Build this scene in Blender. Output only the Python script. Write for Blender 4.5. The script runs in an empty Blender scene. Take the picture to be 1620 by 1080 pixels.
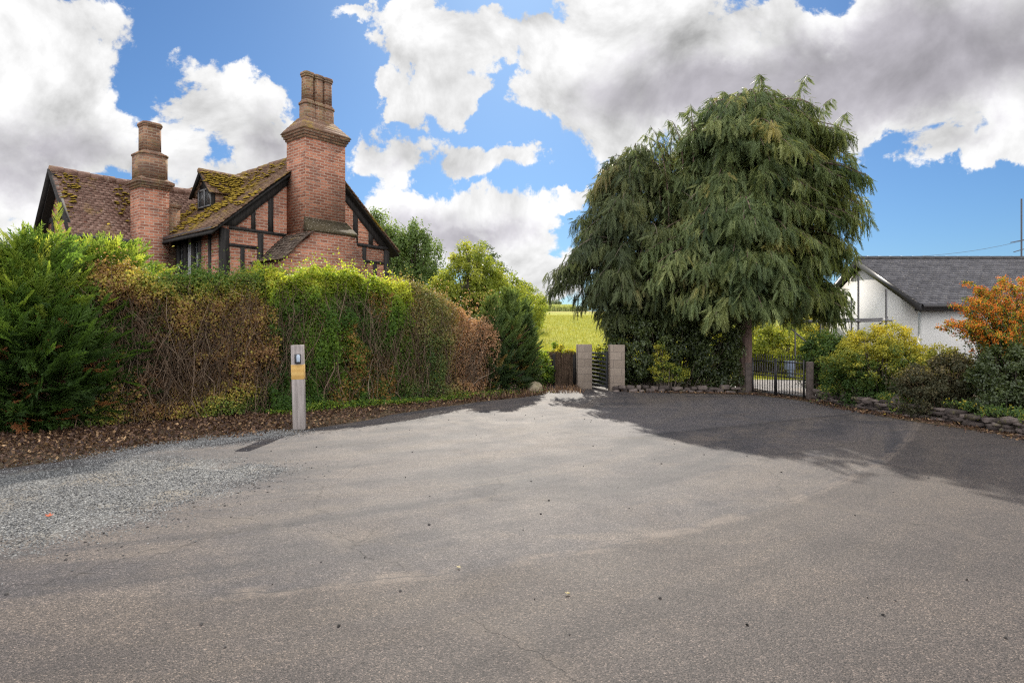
import bpy, math, random
import numpy as np
from mathutils import Vector, Matrix

random.seed(7)
RNG = np.random.default_rng(11)
R = math.radians
sc = bpy.context.scene
col = sc.collection

# ------------------------------------------------------------------ camera
F_PX, HOR, CAM_H = 1035.0, 530.0, 1.6
cam_d = bpy.data.cameras.new('camera')
cam = bpy.data.objects.new('camera', cam_d)
col.objects.link(cam)
cam.location = (0, 0, CAM_H)
cam.rotation_euler = (R(90), 0, 0)
cam_d.sensor_width = 36
cam_d.lens = F_PX / 1620 * 36
cam_d.shift_y = -(540 - HOR) / 1620
cam_d.clip_start = 0.05
cam_d.clip_end = 3000
sc.camera = cam

# ------------------------------------------------------------------ light
SUN_EL, SUN_AZ = R(33.0), R(1.0)
EXPO = 1.35
sun_d = bpy.data.lights.new('sun', 'SUN')
sun_d.energy = 2.85
sun_d.angle = R(0.53)
sun_d.color = (1.0, 0.93, 0.82)
sun = bpy.data.objects.new('sun', sun_d)
col.objects.link(sun)
sun_dir = Vector((math.sin(SUN_AZ) * math.cos(SUN_EL), math.cos(SUN_AZ) * math.cos(SUN_EL), math.sin(SUN_EL)))
sun.rotation_euler = sun_dir.to_track_quat('Z', 'Y').to_euler()
sun.location = sun_dir * 50

sc.view_settings.view_transform = 'Standard'
sc.view_settings.look = 'None'
sc.view_settings.exposure = EXPO
sc.view_settings.gamma = 1
sc.view_settings.use_curve_mapping = False
sc.render.engine = 'CYCLES'
sc.cycles.max_bounces = 6
sc.cycles.diffuse_bounces = 3
sc.cycles.glossy_bounces = 2
sc.cycles.transmission_bounces = 4
sc.cycles.use_denoising = False
sc.cycles.use_adaptive_sampling = False
sc.cycles.filter_width = 1.25
sc.cycles.sample_clamp_indirect = 1.5
sc.cycles.caustics_reflective = False
sc.cycles.caustics_refractive = False


# ------------------------------------------------------------------ node helper
class NT:
    def __init__(s, tree):
        s.t = tree
        s.n = tree.nodes
        s.n.clear()

    def node(s, typ, ins=None, **props):
        n = s.n.new(typ)
        for k, v in props.items():
            setattr(n, k, v)
        for k, v in (ins or {}).items():
            sock = n.inputs[k]
            if isinstance(v, bpy.types.NodeSocket):
                s.t.links.new(v, sock)
            else:
                sock.default_value = v
        return n

    def math(s, op, a, b=0.0, c=0.0, clamp=False):
        n = s.node('ShaderNodeMath', {0: a, 1: b, 2: c}, operation=op, use_clamp=clamp)
        return n.outputs[0]

    def vmath(s, op, a, b=(0, 0, 0)):
        n = s.node('ShaderNodeVectorMath', {0: a, 1: b}, operation=op)
        return n.outputs[1] if op in ('LENGTH', 'DOT_PRODUCT', 'DISTANCE') else n.outputs[0]

    def noise(s, vec, scale, detail=4, rough=0.5, dist=0.0, out='Fac'):
        n = s.node('ShaderNodeTexNoise', {'Vector': vec, 'Scale': scale, 'Detail': detail, 'Roughness': rough, 'Distortion': dist})
        return n.outputs[out]

    def mix(s, fac, a, b, blend='MIX'):
        n = s.node('ShaderNodeMix', {'Factor': fac}, data_type='RGBA', blend_type=blend)
        for i, v in ((6, a), (7, b)):
            if isinstance(v, bpy.types.NodeSocket):
                s.t.links.new(v, n.inputs[i])
            else:
                n.inputs[i].default_value = tuple(v) + (1,) if len(v) == 3 else v
        return n.outputs[2]

    def sstep(s, x, lo, hi):
        n = s.node('ShaderNodeMapRange', {0: x, 1: lo, 2: hi, 3: 0.0, 4: 1.0}, interpolation_type='SMOOTHSTEP')
        return n.outputs[0]

    def ramp(s, fac, stops, interp='LINEAR'):
        n = s.node('ShaderNodeValToRGB', {'Fac': fac})
        cr = n.color_ramp
        cr.interpolation = interp
        while len(cr.elements) < len(stops):
            cr.elements.new(0.5)
        for e, (p, c) in zip(cr.elements, stops):
            e.position = p
            e.color = tuple(c) + (1,)
        return n.outputs['Color']


# ------------------------------------------------------------------ sky with clouds (fixed directions round the place)
world = bpy.data.worlds.new('World')
sc.world = world
world.use_nodes = True
W = NT(world.node_tree)


def sky_dir(px, py):
    a = math.atan2(px - 810, F_PX)
    e = math.atan2(HOR - py, math.hypot(px - 810, F_PX))
    return a, e


tc = W.node('ShaderNodeTexCoord')
D3 = tc.outputs['Generated']
sep = W.node('ShaderNodeSeparateXYZ', {0: D3})
az = W.math('ARCTAN2', sep.outputs[0], sep.outputs[1])
el = W.math('ARCSINE', sep.outputs[2])
ae = W.node('ShaderNodeCombineXYZ', {0: az, 1: el, 2: 0.0}).outputs[0]
warp = W.node('ShaderNodeTexNoise', {'Vector': D3, 'Scale': 8.0, 'Detail': 8, 'Roughness': 0.62}).outputs['Color']
warp = W.vmath('SUBTRACT', warp, (0.5, 0.5, 0.5))
warp = W.vmath('MULTIPLY', warp, (0.17, 0.13, 0))
AE = W.vmath('ADD', ae, warp)

CLOUDS = [  # direction (as seen from the yard), angular half sizes in px, weight
    (40, 90, 125, 130, 1.1), (90, 210, 130, 90, 1.15), (-60, 200, 200, 150, 1.2), (150, 250, 110, 60, 1.0), (40, 300, 70, 30, .7), (-80, 370, 130, 60, .9),
    (350, 180, 95, 75, 1.1), (285, 240, 75, 75, 1.0), (420, 235, 70, 90, 1.1), (340, 300, 160, 60, 1.0), (430, 160, 50, 50, .9),
    (575, 34, 30, 8, .30), (700, 65, 85, 50, 1.1), (650, 25, 40, 30, .9), (790, 48, 50, 32, .85), (845, 50, 40, 40, .8),
    (715, 150, 60, 42, 1.0), (640, 165, 40, 40, .9), (635, 240, 75, 60, 1.1), (730, 250, 110, 42, 1.1), (820, 245, 50, 30, .8),
    (690, 345, 85, 55, 1.1), (770, 340, 95, 48, 1.1), (745, 385, 120, 35, .8), (640, 395, 60, 40, .7),
    (835, 450, 80, 38, 1.0), (800, 420, 50, 30, .8), (900, 440, 40, 40, .7),
    (892, 316, 34, 15, .75), (512, 175, 22, 34, .55),
    (960, 60, 110, 90, 1.2), (900, 150, 90, 55, 1.0), (990, 190, 110, 75, 1.2), (1080, 130, 190, 130, 1.4), (1270, 110, 240, 120, 1.5),
    (1500, 70, 280, 140, 1.7), (1400, 160, 160, 70, 1.3), (1000, 20, 160, 60, 1.3), (1250, 190, 150, 60, 1.1), (1480, 215, 100, 50, 1.15), (1580, 235, 100, 50, 1.2), (1700, 150, 160, 130, 1.3),
]
GREY = [  # the thick parts of the clouds
    (60, 240, 190, 60, .95), (-40, 265, 160, 50, .8), (440, 220, 60, 60, .7), (330, 290, 130, 50, .8),
    (740, 372, 115, 34, .95), (690, 350, 60, 34, .6), (620, 250, 60, 40, .5), (880, 480, 70, 16, .5), (700, 270, 90, 24, .45),
    (1130, 140, 230, 85, 1.5), (1380, 110, 350, 110, 1.7), (1040, 165, 110, 50, .95), (1560, 80, 260, 90, 1.3), (1290, 190, 120, 45, 1.0), (1540, 205, 90, 35, .75), (1600, 270, 60, 20, .4),
]


def field(lst):
    acc = None
    for px, py, rx, ry, w in lst:
        a, e = sky_dir(px, py)
        ca = math.cos(a)
        v = W.vmath('SUBTRACT', AE, (a, e, 0))
        v = W.vmath('MULTIPLY', v, (F_PX / rx / ca ** 2 * ca, F_PX / ry / ca, 0))
        l = W.vmath('LENGTH', v)
        val = W.math('MULTIPLY_ADD', l, -0.62 * w, 0.62 * w)
        acc = val if acc is None else W.math('SMOOTH_MAX', acc, val, 0.12)
    return acc


fb = W.noise(D3, 6.5, 12, 0.60, 0.3)
up = W.vmath('ADD', D3, (0.012, 0.02, 0.045))
fb2 = W.noise(up, 6.5, 8, 0.56, 0.3)
fld = field(CLOUDS)
back = W.math('MULTIPLY_ADD', W.noise(D3, 2.2, 3, 0.5), 1.5, -0.58)      # a broken cover over the rest of the dome
side = W.sstep(W.math('ABSOLUTE', az), 0.80, 1.2)
zen = W.sstep(el, 0.55, 0.8)
side = W.math('MAXIMUM', side, zen)
fld = W.node('ShaderNodeMix', {0: side, 2: fld, 3: back}, data_type='FLOAT').outputs[0]
dens = W.math('ADD', fld, W.math('MULTIPLY_ADD', fb, 2.0, -1.02))
mask = W.sstep(dens, -0.01, 0.11)
grey = W.math('ADD', field(GREY), W.math('MULTIPLY_ADD', fb, 1.3, -0.62))
grey = W.sstep(grey, -0.10, 0.75)
grey = W.math('MULTIPLY', grey, W.sstep(dens, 0.05, 0.4))
relief = W.math('SUBTRACT', fb, fb2)
relief = W.math('MULTIPLY_ADD', relief, 1.9, 0.0)
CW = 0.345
lum = W.math('MULTIPLY_ADD', grey, -0.47, 1.0)
lum = W.math('ADD', lum, W.math('MULTIPLY', relief, W.math('MULTIPLY_ADD', grey, -0.6, 1.05)))
lum = W.math('MAXIMUM', W.math('MINIMUM', lum, 1.16), 0.22)
lum = W.math('MULTIPLY', lum, W.math('MULTIPLY_ADD', W.sstep(W.math('MULTIPLY_ADD', sep.outputs[1], -1.0, 0.0), -0.35, 0.25), 2.7, 1.0))   # unseen clouds opposite the sun, brightened as fill for the shaded fronts
ccol = W.mix(grey, (1.0, 1.0, 1.0), (0.97, 0.935, 1.02))
ccol = W.vmath('SCALE', ccol)
W.t.links.new(lum, ccol.node.inputs['Scale'])
SKY_STR = 0.05
sky = W.node('ShaderNodeTexSky', sky_type='NISHITA', sun_disc=False)
sky.sun_elevation = SUN_EL
sky.sun_rotation = SUN_AZ
sky.air_density = 1.0
sky.dust_density = 0.4
sky.ozone_density = 2.2
skc = W.mix(1.0, sky.outputs[0], (0.36, 0.54, 0.74), 'MULTIPLY')
bg_sky = W.node('ShaderNodeBackground', {'Color': skc, 'Strength': SKY_STR})
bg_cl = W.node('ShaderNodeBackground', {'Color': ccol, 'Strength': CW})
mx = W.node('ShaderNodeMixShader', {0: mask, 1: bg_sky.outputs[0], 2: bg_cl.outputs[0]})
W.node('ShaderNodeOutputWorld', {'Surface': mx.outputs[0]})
world.cycles.sampling_method = 'MANUAL'
world.cycles.sample_map_resolution = 512


# ------------------------------------------------------------------ mesh helper
class MB:
    """Collects faces; build() links them as one mesh object."""

    def __init__(s):
        s.V, s.F, s.A, s.n = [], [], [], 0

    def add(s, V, F, v=0.5):
        V = np.asarray(V, float).reshape(-1, 3)
        F = np.asarray(F, int)
        s.V.append(V)
        s.F.append(F + s.n)
        s.A.append(np.broadcast_to(np.asarray(v, float), (len(F),)).copy())
        s.n += len(V)

    def hexa(s, c, v=0.5):
        """c: eight corners, bottom ring then top ring, counter-clockwise."""
        s.add(c, [(3, 2, 1, 0), (4, 5, 6, 7), (0, 1, 5, 4), (1, 2, 6, 5), (2, 3, 7, 6), (3, 0, 4, 7)], v)

    def box(s, x0, x1, y0, y1, z0, z1, v=0.5):
        s.hexa([(x0, y0, z0), (x1, y0, z0), (x1, y1, z0), (x0, y1, z0), (x0, y0, z1), (x1, y0, z1), (x1, y1, z1), (x0, y1, z1)], v)

    def bar(s, a, b, w, h, upv=(0, 0, 1), v=0.5):
        a, b, upv = np.array(a, float), np.array(b, float), np.array(upv, float)
        t = (b - a) / np.linalg.norm(b - a)
        x = np.cross(t, upv)
        x /= np.linalg.norm(x)
        u = np.cross(x, t)
        x, u = x * w / 2, u * h / 2
        s.hexa([a - x - u, a + x - u, b + x - u, b - x - u, a - x + u, a + x + u, b + x + u, b - x + u], v)

    def prism(s, poly, axis, d0, d1, v=0.5):
        """poly: list of 2-D points; axis 'y' -> points are (x, z); 'x' -> (y, z); 'z' -> (x, y)."""
        def p3(p, d):
            return {'y': (p[0], d, p[1]), 'x': (d, p[0], p[1]), 'z': (p[0], p[1], d)}[axis]
        n = len(poly)
        V = [p3(p, d0) for p in poly] + [p3(p, d1) for p in poly]
        area = sum(poly[i][0] * poly[(i + 1) % n][1] - poly[(i + 1) % n][0] * poly[i][1] for i in range(n))
        flip = (area > 0) == (axis == 'y')
        lo, hi = list(range(n)), list(range(n, 2 * n))
        base = s.n
        s.V.append(np.array(V, float))
        s.n += 2 * n
        for f in ([lo, hi[::-1]] if flip else [lo[::-1], hi]):
            s.F.append(np.array([f]) + base)
            s.A.append(np.array([v]))
        q = [(i, (i + 1) % n, n + (i + 1) % n, n + i) for i in range(n)]
        if flip:
            q = [f[::-1] for f in q]
        s.F.append(np.array(q) + base)
        s.A.append(np.full(n, v))

    def ngon(s, cx, cy, z0, z1, r0, r1, n=8, rot=None, v=0.5):
        rot = math.pi / n if rot is None else rot
        a = [rot + 2 * math.pi * i / n for i in range(n)]
        V = [(cx + r0 * math.cos(t), cy + r0 * math.sin(t), z0) for t in a] + [(cx + r1 * math.cos(t), cy + r1 * math.sin(t), z1) for t in a]
        base = s.n
        s.V.append(np.array(V, float))
        s.n += 2 * n
        s.F.append(np.array([list(range(n))[::-1]]) + base)
        s.F.append(np.array([list(range(n, 2 * n))]) + base)
        s.F.append(np.array([(i, (i + 1) % n, n + (i + 1) % n, n + i) for i in range(n)]) + base)
        s.A += [np.array([v]), np.array([v]), np.full(n, v)]

    def cham(s, cx, cy, z0, z1, r0, r1, c=0.30, v=0.5, cap=True):
        pts = [(1, -1 + c), (1, 1 - c), (1 - c, 1), (-1 + c, 1), (-1, 1 - c), (-1, -1 + c), (-1 + c, -1), (1 - c, -1)]
        base = s.n
        s.V.append(np.array([(cx + r0 * a, cy + r0 * b, z0) for a, b in pts] + [(cx + r1 * a, cy + r1 * b, z1) for a, b in pts]))
        s.n += 16
        s.F += [np.array([list(range(8))[::-1]]) + base, np.array([list(range(8, 16))]) + base, np.array([(i, (i + 1) % 8, 8 + (i + 1) % 8, 8 + i) for i in range(8)]) + base]
        s.A += [np.array([v]), np.array([v]), np.full(8, v)]

    def tubes(s, P, Rr, sides=3, v=0.5):
        """P (N,K,3) paths, Rr (N,K) radii."""
        P = np.asarray(P, float)
        Rr = np.asarray(Rr, float)
        N, K, _ = P.shape
        T = np.gradient(P, axis=1)
        T /= np.linalg.norm(T, axis=2, keepdims=True) + 1e-9
        ref = np.where(np.abs(T[..., 2:3]) > 0.9, np.array([1.0, 0, 0]), np.array([0, 0, 1.0]))
        X = np.cross(T, ref)
        X /= np.linalg.norm(X, axis=2, keepdims=True) + 1e-9
        Y = np.cross(T, X)
        ang = np.arange(sides) * 2 * math.pi / sides
        ring = P[:, :, None, :] + Rr[:, :, None, None] * (np.cos(ang)[:, None] * X[:, :, None, :] + np.sin(ang)[:, None] * Y[:, :, None, :])
        idx = np.arange(N * K * sides).reshape(N, K, sides)
        a = idx[:, :-1, :]
        b = np.roll(idx, -1, axis=2)[:, :-1, :]
        c = np.roll(idx, -1, axis=2)[:, 1:, :]
        d = idx[:, 1:, :]
        Fq = np.stack([a, d, c, b], axis=-1).reshape(-1, 4)
        vv = np.broadcast_to(np.asarray(v, float).reshape(-1, 1) if np.ndim(v) else np.full((1, 1), v), (N, (K - 1) * sides)).reshape(-1)
        s.add(ring.reshape(-1, 3), Fq, vv)

    def inst(s, tv, tf, pos, axes, scale, v=0.5):
        """copies of a template (tv, tf) at pos (N,3) with axes (N,3,3) rows = x,y,z and scale (N,)."""
        N = len(pos)
        m = len(tv)
        V = np.einsum('mk,nkj->nmj', tv, axes) * np.asarray(scale).reshape(N, 1, 1) + pos[:, None, :]
        Fq = (tf[None] + (np.arange(N) * m)[:, None, None]).reshape(-1, tf.shape[1])
        vv = np.repeat(np.broadcast_to(np.asarray(v, float), (N,)), len(tf))
        s.add(V.reshape(-1, 3), Fq, vv)

    def mixed(s, tmpls, pos, axes, scale, v):
        k = RNG.integers(0, len(tmpls), len(pos))
        for i, (tv, tf) in enumerate(tmpls):
            m = k == i
            s.inst(tv, tf, pos[m], axes[m], np.asarray(scale)[m], np.asarray(v)[m])

    def build(s, name, mat, parent=None, smooth=False, uv=False, origin=None, soft=0.0):
        V = np.concatenate(s.V)
        if origin is not None:
            V = V - np.array(origin)
        me = bpy.data.meshes.new(name)
        me.vertices.add(len(V))
        me.vertices.foreach_set('co', V.astype(np.float32).ravel())
        loops = np.concatenate([f.ravel() for f in s.F])
        tot = np.concatenate([np.full(len(f), f.shape[1]) for f in s.F])
        start = np.concatenate([[0], np.cumsum(tot)[:-1]])
        me.loops.add(len(loops))
        me.loops.foreach_set('vertex_index', loops.astype(np.int32))
        me.polygons.add(len(tot))
        me.polygons.foreach_set('loop_start', start.astype(np.int32))
        at = me.attributes.new('v', 'FLOAT', 'FACE')
        at.data.foreach_set('value', np.concatenate(s.A).astype(np.float32))
        if uv:
            p0, p1, p2 = V[loops[start]], V[loops[start + 1]], V[loops[start + 2]]
            nrm = np.cross(p1 - p0, p2 - p0)
            nrm /= np.linalg.norm(nrm, axis=1, keepdims=True) + 1e-12
            t = np.stack([-nrm[:, 1], nrm[:, 0], np.zeros(len(nrm))], 1)
            ln = np.linalg.norm(t, axis=1, keepdims=True)
            t = np.where(ln < 0.05, np.array([1.0, 0, 0]), t / np.maximum(ln, 1e-9))
            b = np.cross(nrm, t)
            fi = np.repeat(np.arange(len(tot)), tot)
            U = np.stack([(V[loops] * t[fi]).sum(1), (V[loops] * b[fi]).sum(1)], 1)
            uvl = me.uv_layers.new(name='uv')
            uvl.data.foreach_set('uv', U.astype(np.float32).ravel())
        me.update(calc_edges=True)
        if smooth:
            me.polygons.foreach_set('use_smooth', np.ones(len(tot), bool))
        me.materials.append(mat)
        o = bpy.data.objects.new(name, me)
        col.objects.link(o)
        if parent is not None:
            o.parent = parent
        elif origin is not None:
            o.location = origin
        if soft:
            bv = o.modifiers.new('soft', 'BEVEL')
            bv.width = soft
            bv.segments = 2
            bv.limit_method = 'ANGLE'
        return o


def thing(name, label, cat, loc=(0, 0, 0), rotz=0.0, group=None):
    o = bpy.data.objects.new(name, None)
    col.objects.link(o)
    o.location = loc
    o.rotation_euler = (0, 0, rotz)
    o.empty_display_size = 0.2
    tag(o, label, cat, group)
    return o


def tag(o, label, cat, group=None):
    o['label'] = label
    o['category'] = cat
    if group:
        o['group'] = group
    return o


def struct(o, kind='structure', label=None):
    o['kind'] = kind
    if label:
        o['label'] = label
    return o


def ground_xy(px, py):
    y = CAM_H * F_PX / (py - HOR)
    return (px - 810) / F_PX * y, y


def at(px, Y, py=None):
    x = (px - 810) / F_PX * Y
    return (x, Y) if py is None else (x, Y, CAM_H + (HOR - py) / F_PX * Y)


# vectorised value noise
def _hash(i, j, k, seed):
    h = (i * 374761393 + j * 668265263 + k * 2147483647 + seed * 974711) & 0xFFFFFFFF
    h = ((h ^ (h >> 13)) * 1274126177) & 0xFFFFFFFF
    return ((h ^ (h >> 16)) & 0xFFFF) / 65535.0


def vn(P, scale=1.0, seed=0):
    P = np.asarray(P, float) * scale
    i = np.floor(P).astype(np.int64)
    f = P - i
    f = f * f * (3 - 2 * f)
    out = 0
    for dx in (0, 1):
        for dy in (0, 1):
            for dz in (0, 1):
                w = (f[..., 0] if dx else 1 - f[..., 0]) * (f[..., 1] if dy else 1 - f[..., 1]) * (f[..., 2] if dz else 1 - f[..., 2])
                out = out + w * _hash(i[..., 0] + dx, i[..., 1] + dy, i[..., 2] + dz, seed)
    return out


def unit(a):
    return a / (np.linalg.norm(a, axis=-1, keepdims=True) + 1e-9)


def frames(z, xhint=None):
    """axes rows (x,y,z) with z given; x near xhint or random."""
    z = unit(z)
    if xhint is None:
        xhint = RNG.normal(size=z.shape)
    x = unit(xhint - (xhint * z).sum(-1, keepdims=True) * z)
    y = np.cross(z, x)
    return np.stack([x, y, z], axis=1)


# leaf: pointed, folded along the midrib; grows along +z, faces +y
LEAF_V = np.array([(0, 0, 0), (0.30, 0.10, 0.42), (0, -0.05, 1.0), (-0.30, 0.10, 0.42), (0, -0.02, 0.45)])
LEAF_F = np.array([(0, 1, 4), (1, 2, 4), (2, 3, 4), (3, 0, 4)])
LEAF2_V = np.array([(0, 0, 0), (0.32, 0.10, 0.5), (0, -0.05, 1.0), (-0.32, 0.10, 0.5)])
LEAF2_F = np.array([(0, 1, 2), (0, 2, 3)])


def make_spray(nside=9, lean=0.62, width=0.075, ln=0.42, wob=0.1, seed=1, double=False):
    """flat feathery spray along +z in the xz plane, side shoots leaning forward."""
    r = np.random.default_rng(seed)
    V, Fq = [], []

    def blade(p, d, l, w):
        d = unit(np.array(d, float))
        sd = unit(np.cross(d, (0.15, 1, 0.1)))
        b = len(V)
        V.extend([p, p + d * l * 0.45 + sd * w / 2 + np.array((0, 0.02, 0)), p + d * l, p + d * l * 0.45 - sd * w / 2])
        Fq.append((b, b + 1, b + 2, b + 3))

    for i in range(nside):
        t = 0.06 + 0.86 * i / nside
        y = -0.10 * t * t
        for sg in (-1, 1):
            tt = min(0.95, t + (0.03 if sg > 0 else 0))
            l = ln * (1.0 - 0.6 * tt) * r.uniform(0.75, 1.15)
            a = lean * r.uniform(0.75, 1.25)
            d = (sg * math.sin(a), r.uniform(-wob, wob), math.cos(a))
            p = np.array((0.0, y, tt))
            blade(p, d, l, width * (1.1 - 0.5 * tt))
            if double:
                for q in (0.4, 0.7):
                    a2 = a - 0.55
                    blade(p + unit(np.array(d)) * l * q, (sg * math.sin(a2), r.uniform(-wob, wob), math.cos(a2)), l * 0.45, width * 0.6)
                    a2 = a + 0.5
                    blade(p + unit(np.array(d)) * l * q, (sg * math.sin(a2), r.uniform(-wob, wob), math.cos(a2)), l * 0.35, width * 0.6)
    blade(np.array((0.0, 0, 0)), (0, -0.06, 1), 1.05, width * 0.8)
    return np.array(V), np.array(Fq)


# ------------------------------------------------------------------ materials
def newmat(name):
    m = bpy.data.materials.new(name)
    m.use_nodes = True
    return m, NT(m.node_tree)


def principled(N, colr, rough=0.8, bump=None, bstr=0.3, bdist=0.01, spec=0.3, metal=0.0):
    ins = {'Base Color': colr, 'Roughness': rough, 'Specular IOR Level': spec, 'Metallic': metal}
    if bump is not None:
        ins['Normal'] = N.node('ShaderNodeBump', {'Height': bump, 'Strength': bstr, 'Distance': bdist}).outputs[0]
    b = N.node('ShaderNodeBsdfPrincipled', ins)
    N.node('ShaderNodeOutputMaterial', {'Surface': b.outputs[0]})
    return b


def plain(name, c, rough=0.7, var=0.25, scale=6.0, spec=0.3, metal=0.0, bump=0.15):
    m, N = newmat(name)
    oc = N.node('ShaderNodeTexCoord').outputs['Object']
    n = N.noise(oc, scale, 6, 0.6)
    f = N.noise(oc, scale * 14, 3, 0.6)
    lo = tuple(x * (1 - var) for x in c)
    hi = tuple(min(1, x * (1 + var)) for x in c)
    cc = N.mix(n, lo, hi)
    cc = N.mix(N.math('MULTIPLY', f, 0.35), cc, lo)
    principled(N, cc, rough, f, bump, 0.004, spec, metal)
    return m


FOL = 1.55


def foliage(name, stops, trans=0.35, rough=0.55, spec=0.25, nscale=1.1):
    """per-leaf colour from the attribute v; leaves let light through."""
    m, N = newmat(name)
    v = N.node('ShaderNodeAttribute', attribute_name='v').outputs['Fac']
    oc = N.node('ShaderNodeTexCoord').outputs['Object']
    n = N.noise(oc, nscale, 4, 0.6)
    f = N.math('ADD', v, N.math('MULTIPLY_ADD', n, 0.16, -0.08), clamp=True)
    c = N.ramp(f, [(p, tuple(min(0.6, x * FOL) for x in q)) for p, q in stops])
    b = N.node('ShaderNodeBsdfPrincipled', {'Base Color': c, 'Roughness': rough, 'Specular IOR Level': spec})
    tcol = N.mix(0.5, c, (1.0, 0.92, 0.25), 'MULTIPLY')
    tcol = N.vmath('SCALE', tcol)
    tcol.node.inputs['Scale'].default_value = 1.9
    t = N.node('ShaderNodeBsdfTranslucent', {'Color': tcol})
    mxx = N.node('ShaderNodeMixShader', {0: trans, 1: b.outputs[0], 2: t.outputs[0]})
    N.node('ShaderNodeOutputMaterial', {'Surface': mxx.outputs[0]})
    return m


def brick_mat(name, c1, c2, mortar, grime=0.3, lichen=0.0):
    m, N = newmat(name)
    uv = N.node('ShaderNodeUVMap', uv_map='uv').outputs[0]
    oc = N.node('ShaderNodeTexCoord').outputs['Object']
    wob = N.vmath('MULTIPLY', N.vmath('SUBTRACT', N.noise(oc, 3.0, 3, 0.5, out='Color'), (0.5, 0.5, 0.5)), (0.03, 0.03, 0))
    uvw = N.vmath('ADD', uv, wob)
    br = N.node('ShaderNodeTexBrick', {'Vector': uvw, 'Color1': (0, 0, 0, 1), 'Color2': (1, 1, 1, 1), 'Mortar': (0.5, 0.5, 0.5, 1), 'Scale': 1.0,
                                       'Mortar Size': 0.011, 'Mortar Smooth': 0.15, 'Bias': 0.0, 'Brick Width': 0.235, 'Row Height': 0.078}, offset=0.5)
    n1 = N.noise(oc, 0.9, 5, 0.6)
    n2 = N.noise(oc, 11.0, 4, 0.6)
    n3 = N.noise(oc, 60.0, 3, 0.6)
    f = N.math('ADD', N.math('MULTIPLY', br.outputs['Color'], 0.60), N.math('MULTIPLY', n1, 0.40))
    c = N.ramp(f, [(0.1, tuple(x * 0.55 for x in c1)), (0.4, c1), (0.7, c2), (0.95, tuple(min(1, x * 1.5) for x in c2))])
    c = N.mix(N.sstep(n2, 0.55, 0.8), c, tuple(x * 0.6 for x in c1))
    c = N.mix(N.math('MULTIPLY', n3, 0.3), c, tuple(min(1, x * 1.3) for x in c2))
    mort = N.mix(n2, tuple(x * 0.6 for x in mortar), mortar)
    c = N.mix(br.outputs['Fac'], c, mort)
    g = N.noise(oc, 1.7, 6, 0.65)
    c = N.mix(N.math('MULTIPLY', N.sstep(g, 0.45, 0.75), grime), c, (0.09, 0.07, 0.06))
    if lichen:
        l = N.noise(oc, 2.6, 7, 0.68)
        c = N.mix(N.math('MULTIPLY', N.sstep(l, 0.50, 0.62), lichen), c, (0.23, 0.19, 0.07))
    h = N.math('ADD', N.math('MULTIPLY', br.outputs['Fac'], -1.0), N.math('MULTIPLY', n3, 0.6))
    principled(N, c, 0.9, h, 0.7, 0.012, 0.15)
    return m


def tile_mat(name, c1, c2, moss=0.5, mosscol=(0.30, 0.205, 0.035)):
    m, N = newmat(name)
    v = N.node('ShaderNodeAttribute', attribute_name='v').outputs['Fac']
    oc = N.node('ShaderNodeTexCoord').outputs['Object']
    n = N.noise(oc, 9.0, 5, 0.6)
    c = N.mix(v, c1, c2)
    c = N.mix(N.math('MULTIPLY', n, 0.7), c, tuple(x * 0.6 for x in c1))
    n2 = N.noise(oc, 24.0, 5, 0.65)
    c = N.mix(N.sstep(n2, 0.56, 0.72), c, (0.38, 0.34, 0.28))
    l = N.noise(oc, 1.15, 8, 0.72)
    mk = N.sstep(N.math('ADD', l, N.math('MULTIPLY_ADD', v, 0.10, -0.05)), 0.60 - 0.20 * moss, 0.80 - 0.20 * moss)
    mc = N.mix(N.noise(oc, 14.0, 4, 0.6), tuple(x * 0.35 for x in mosscol), tuple(x * 1.35 for x in mosscol))
    c = N.mix(mk, c, mc)
    h = N.math('ADD', N.math('MULTIPLY', n2, 0.5), N.math('MULTIPLY', mk, N.noise(oc, 40.0, 3, 0.6)))
    principled(N, c, 0.9, h, 0.6, 0.03, 0.15)
    return m


def wood_mat(name, c, c2, rough=0.8, along='z', scale=1.0, spec=0.2):
    m, N = newmat(name)
    oc = N.node('ShaderNodeTexCoord').outputs['Object']
    st = {'z': (14, 14, 0.9), 'x': (0.9, 14, 14), 'y': (14, 0.9, 14)}[along]
    p = N.vmath('MULTIPLY', oc, tuple(x * scale for x in st))
    n = N.noise(p, 1.6, 7, 0.65, 0.5)
    k = N.noise(oc, 2.5, 4, 0.6)
    c_ = N.mix(N.sstep(n, 0.3, 0.7), c, c2)
    c_ = N.mix(N.math('MULTIPLY', N.sstep(k, 0.5, 0.8), 0.5), c_, tuple(x * 0.5 for x in c))
    principled(N, c_, rough, n, 0.5, 0.006, spec)
    return m


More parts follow.
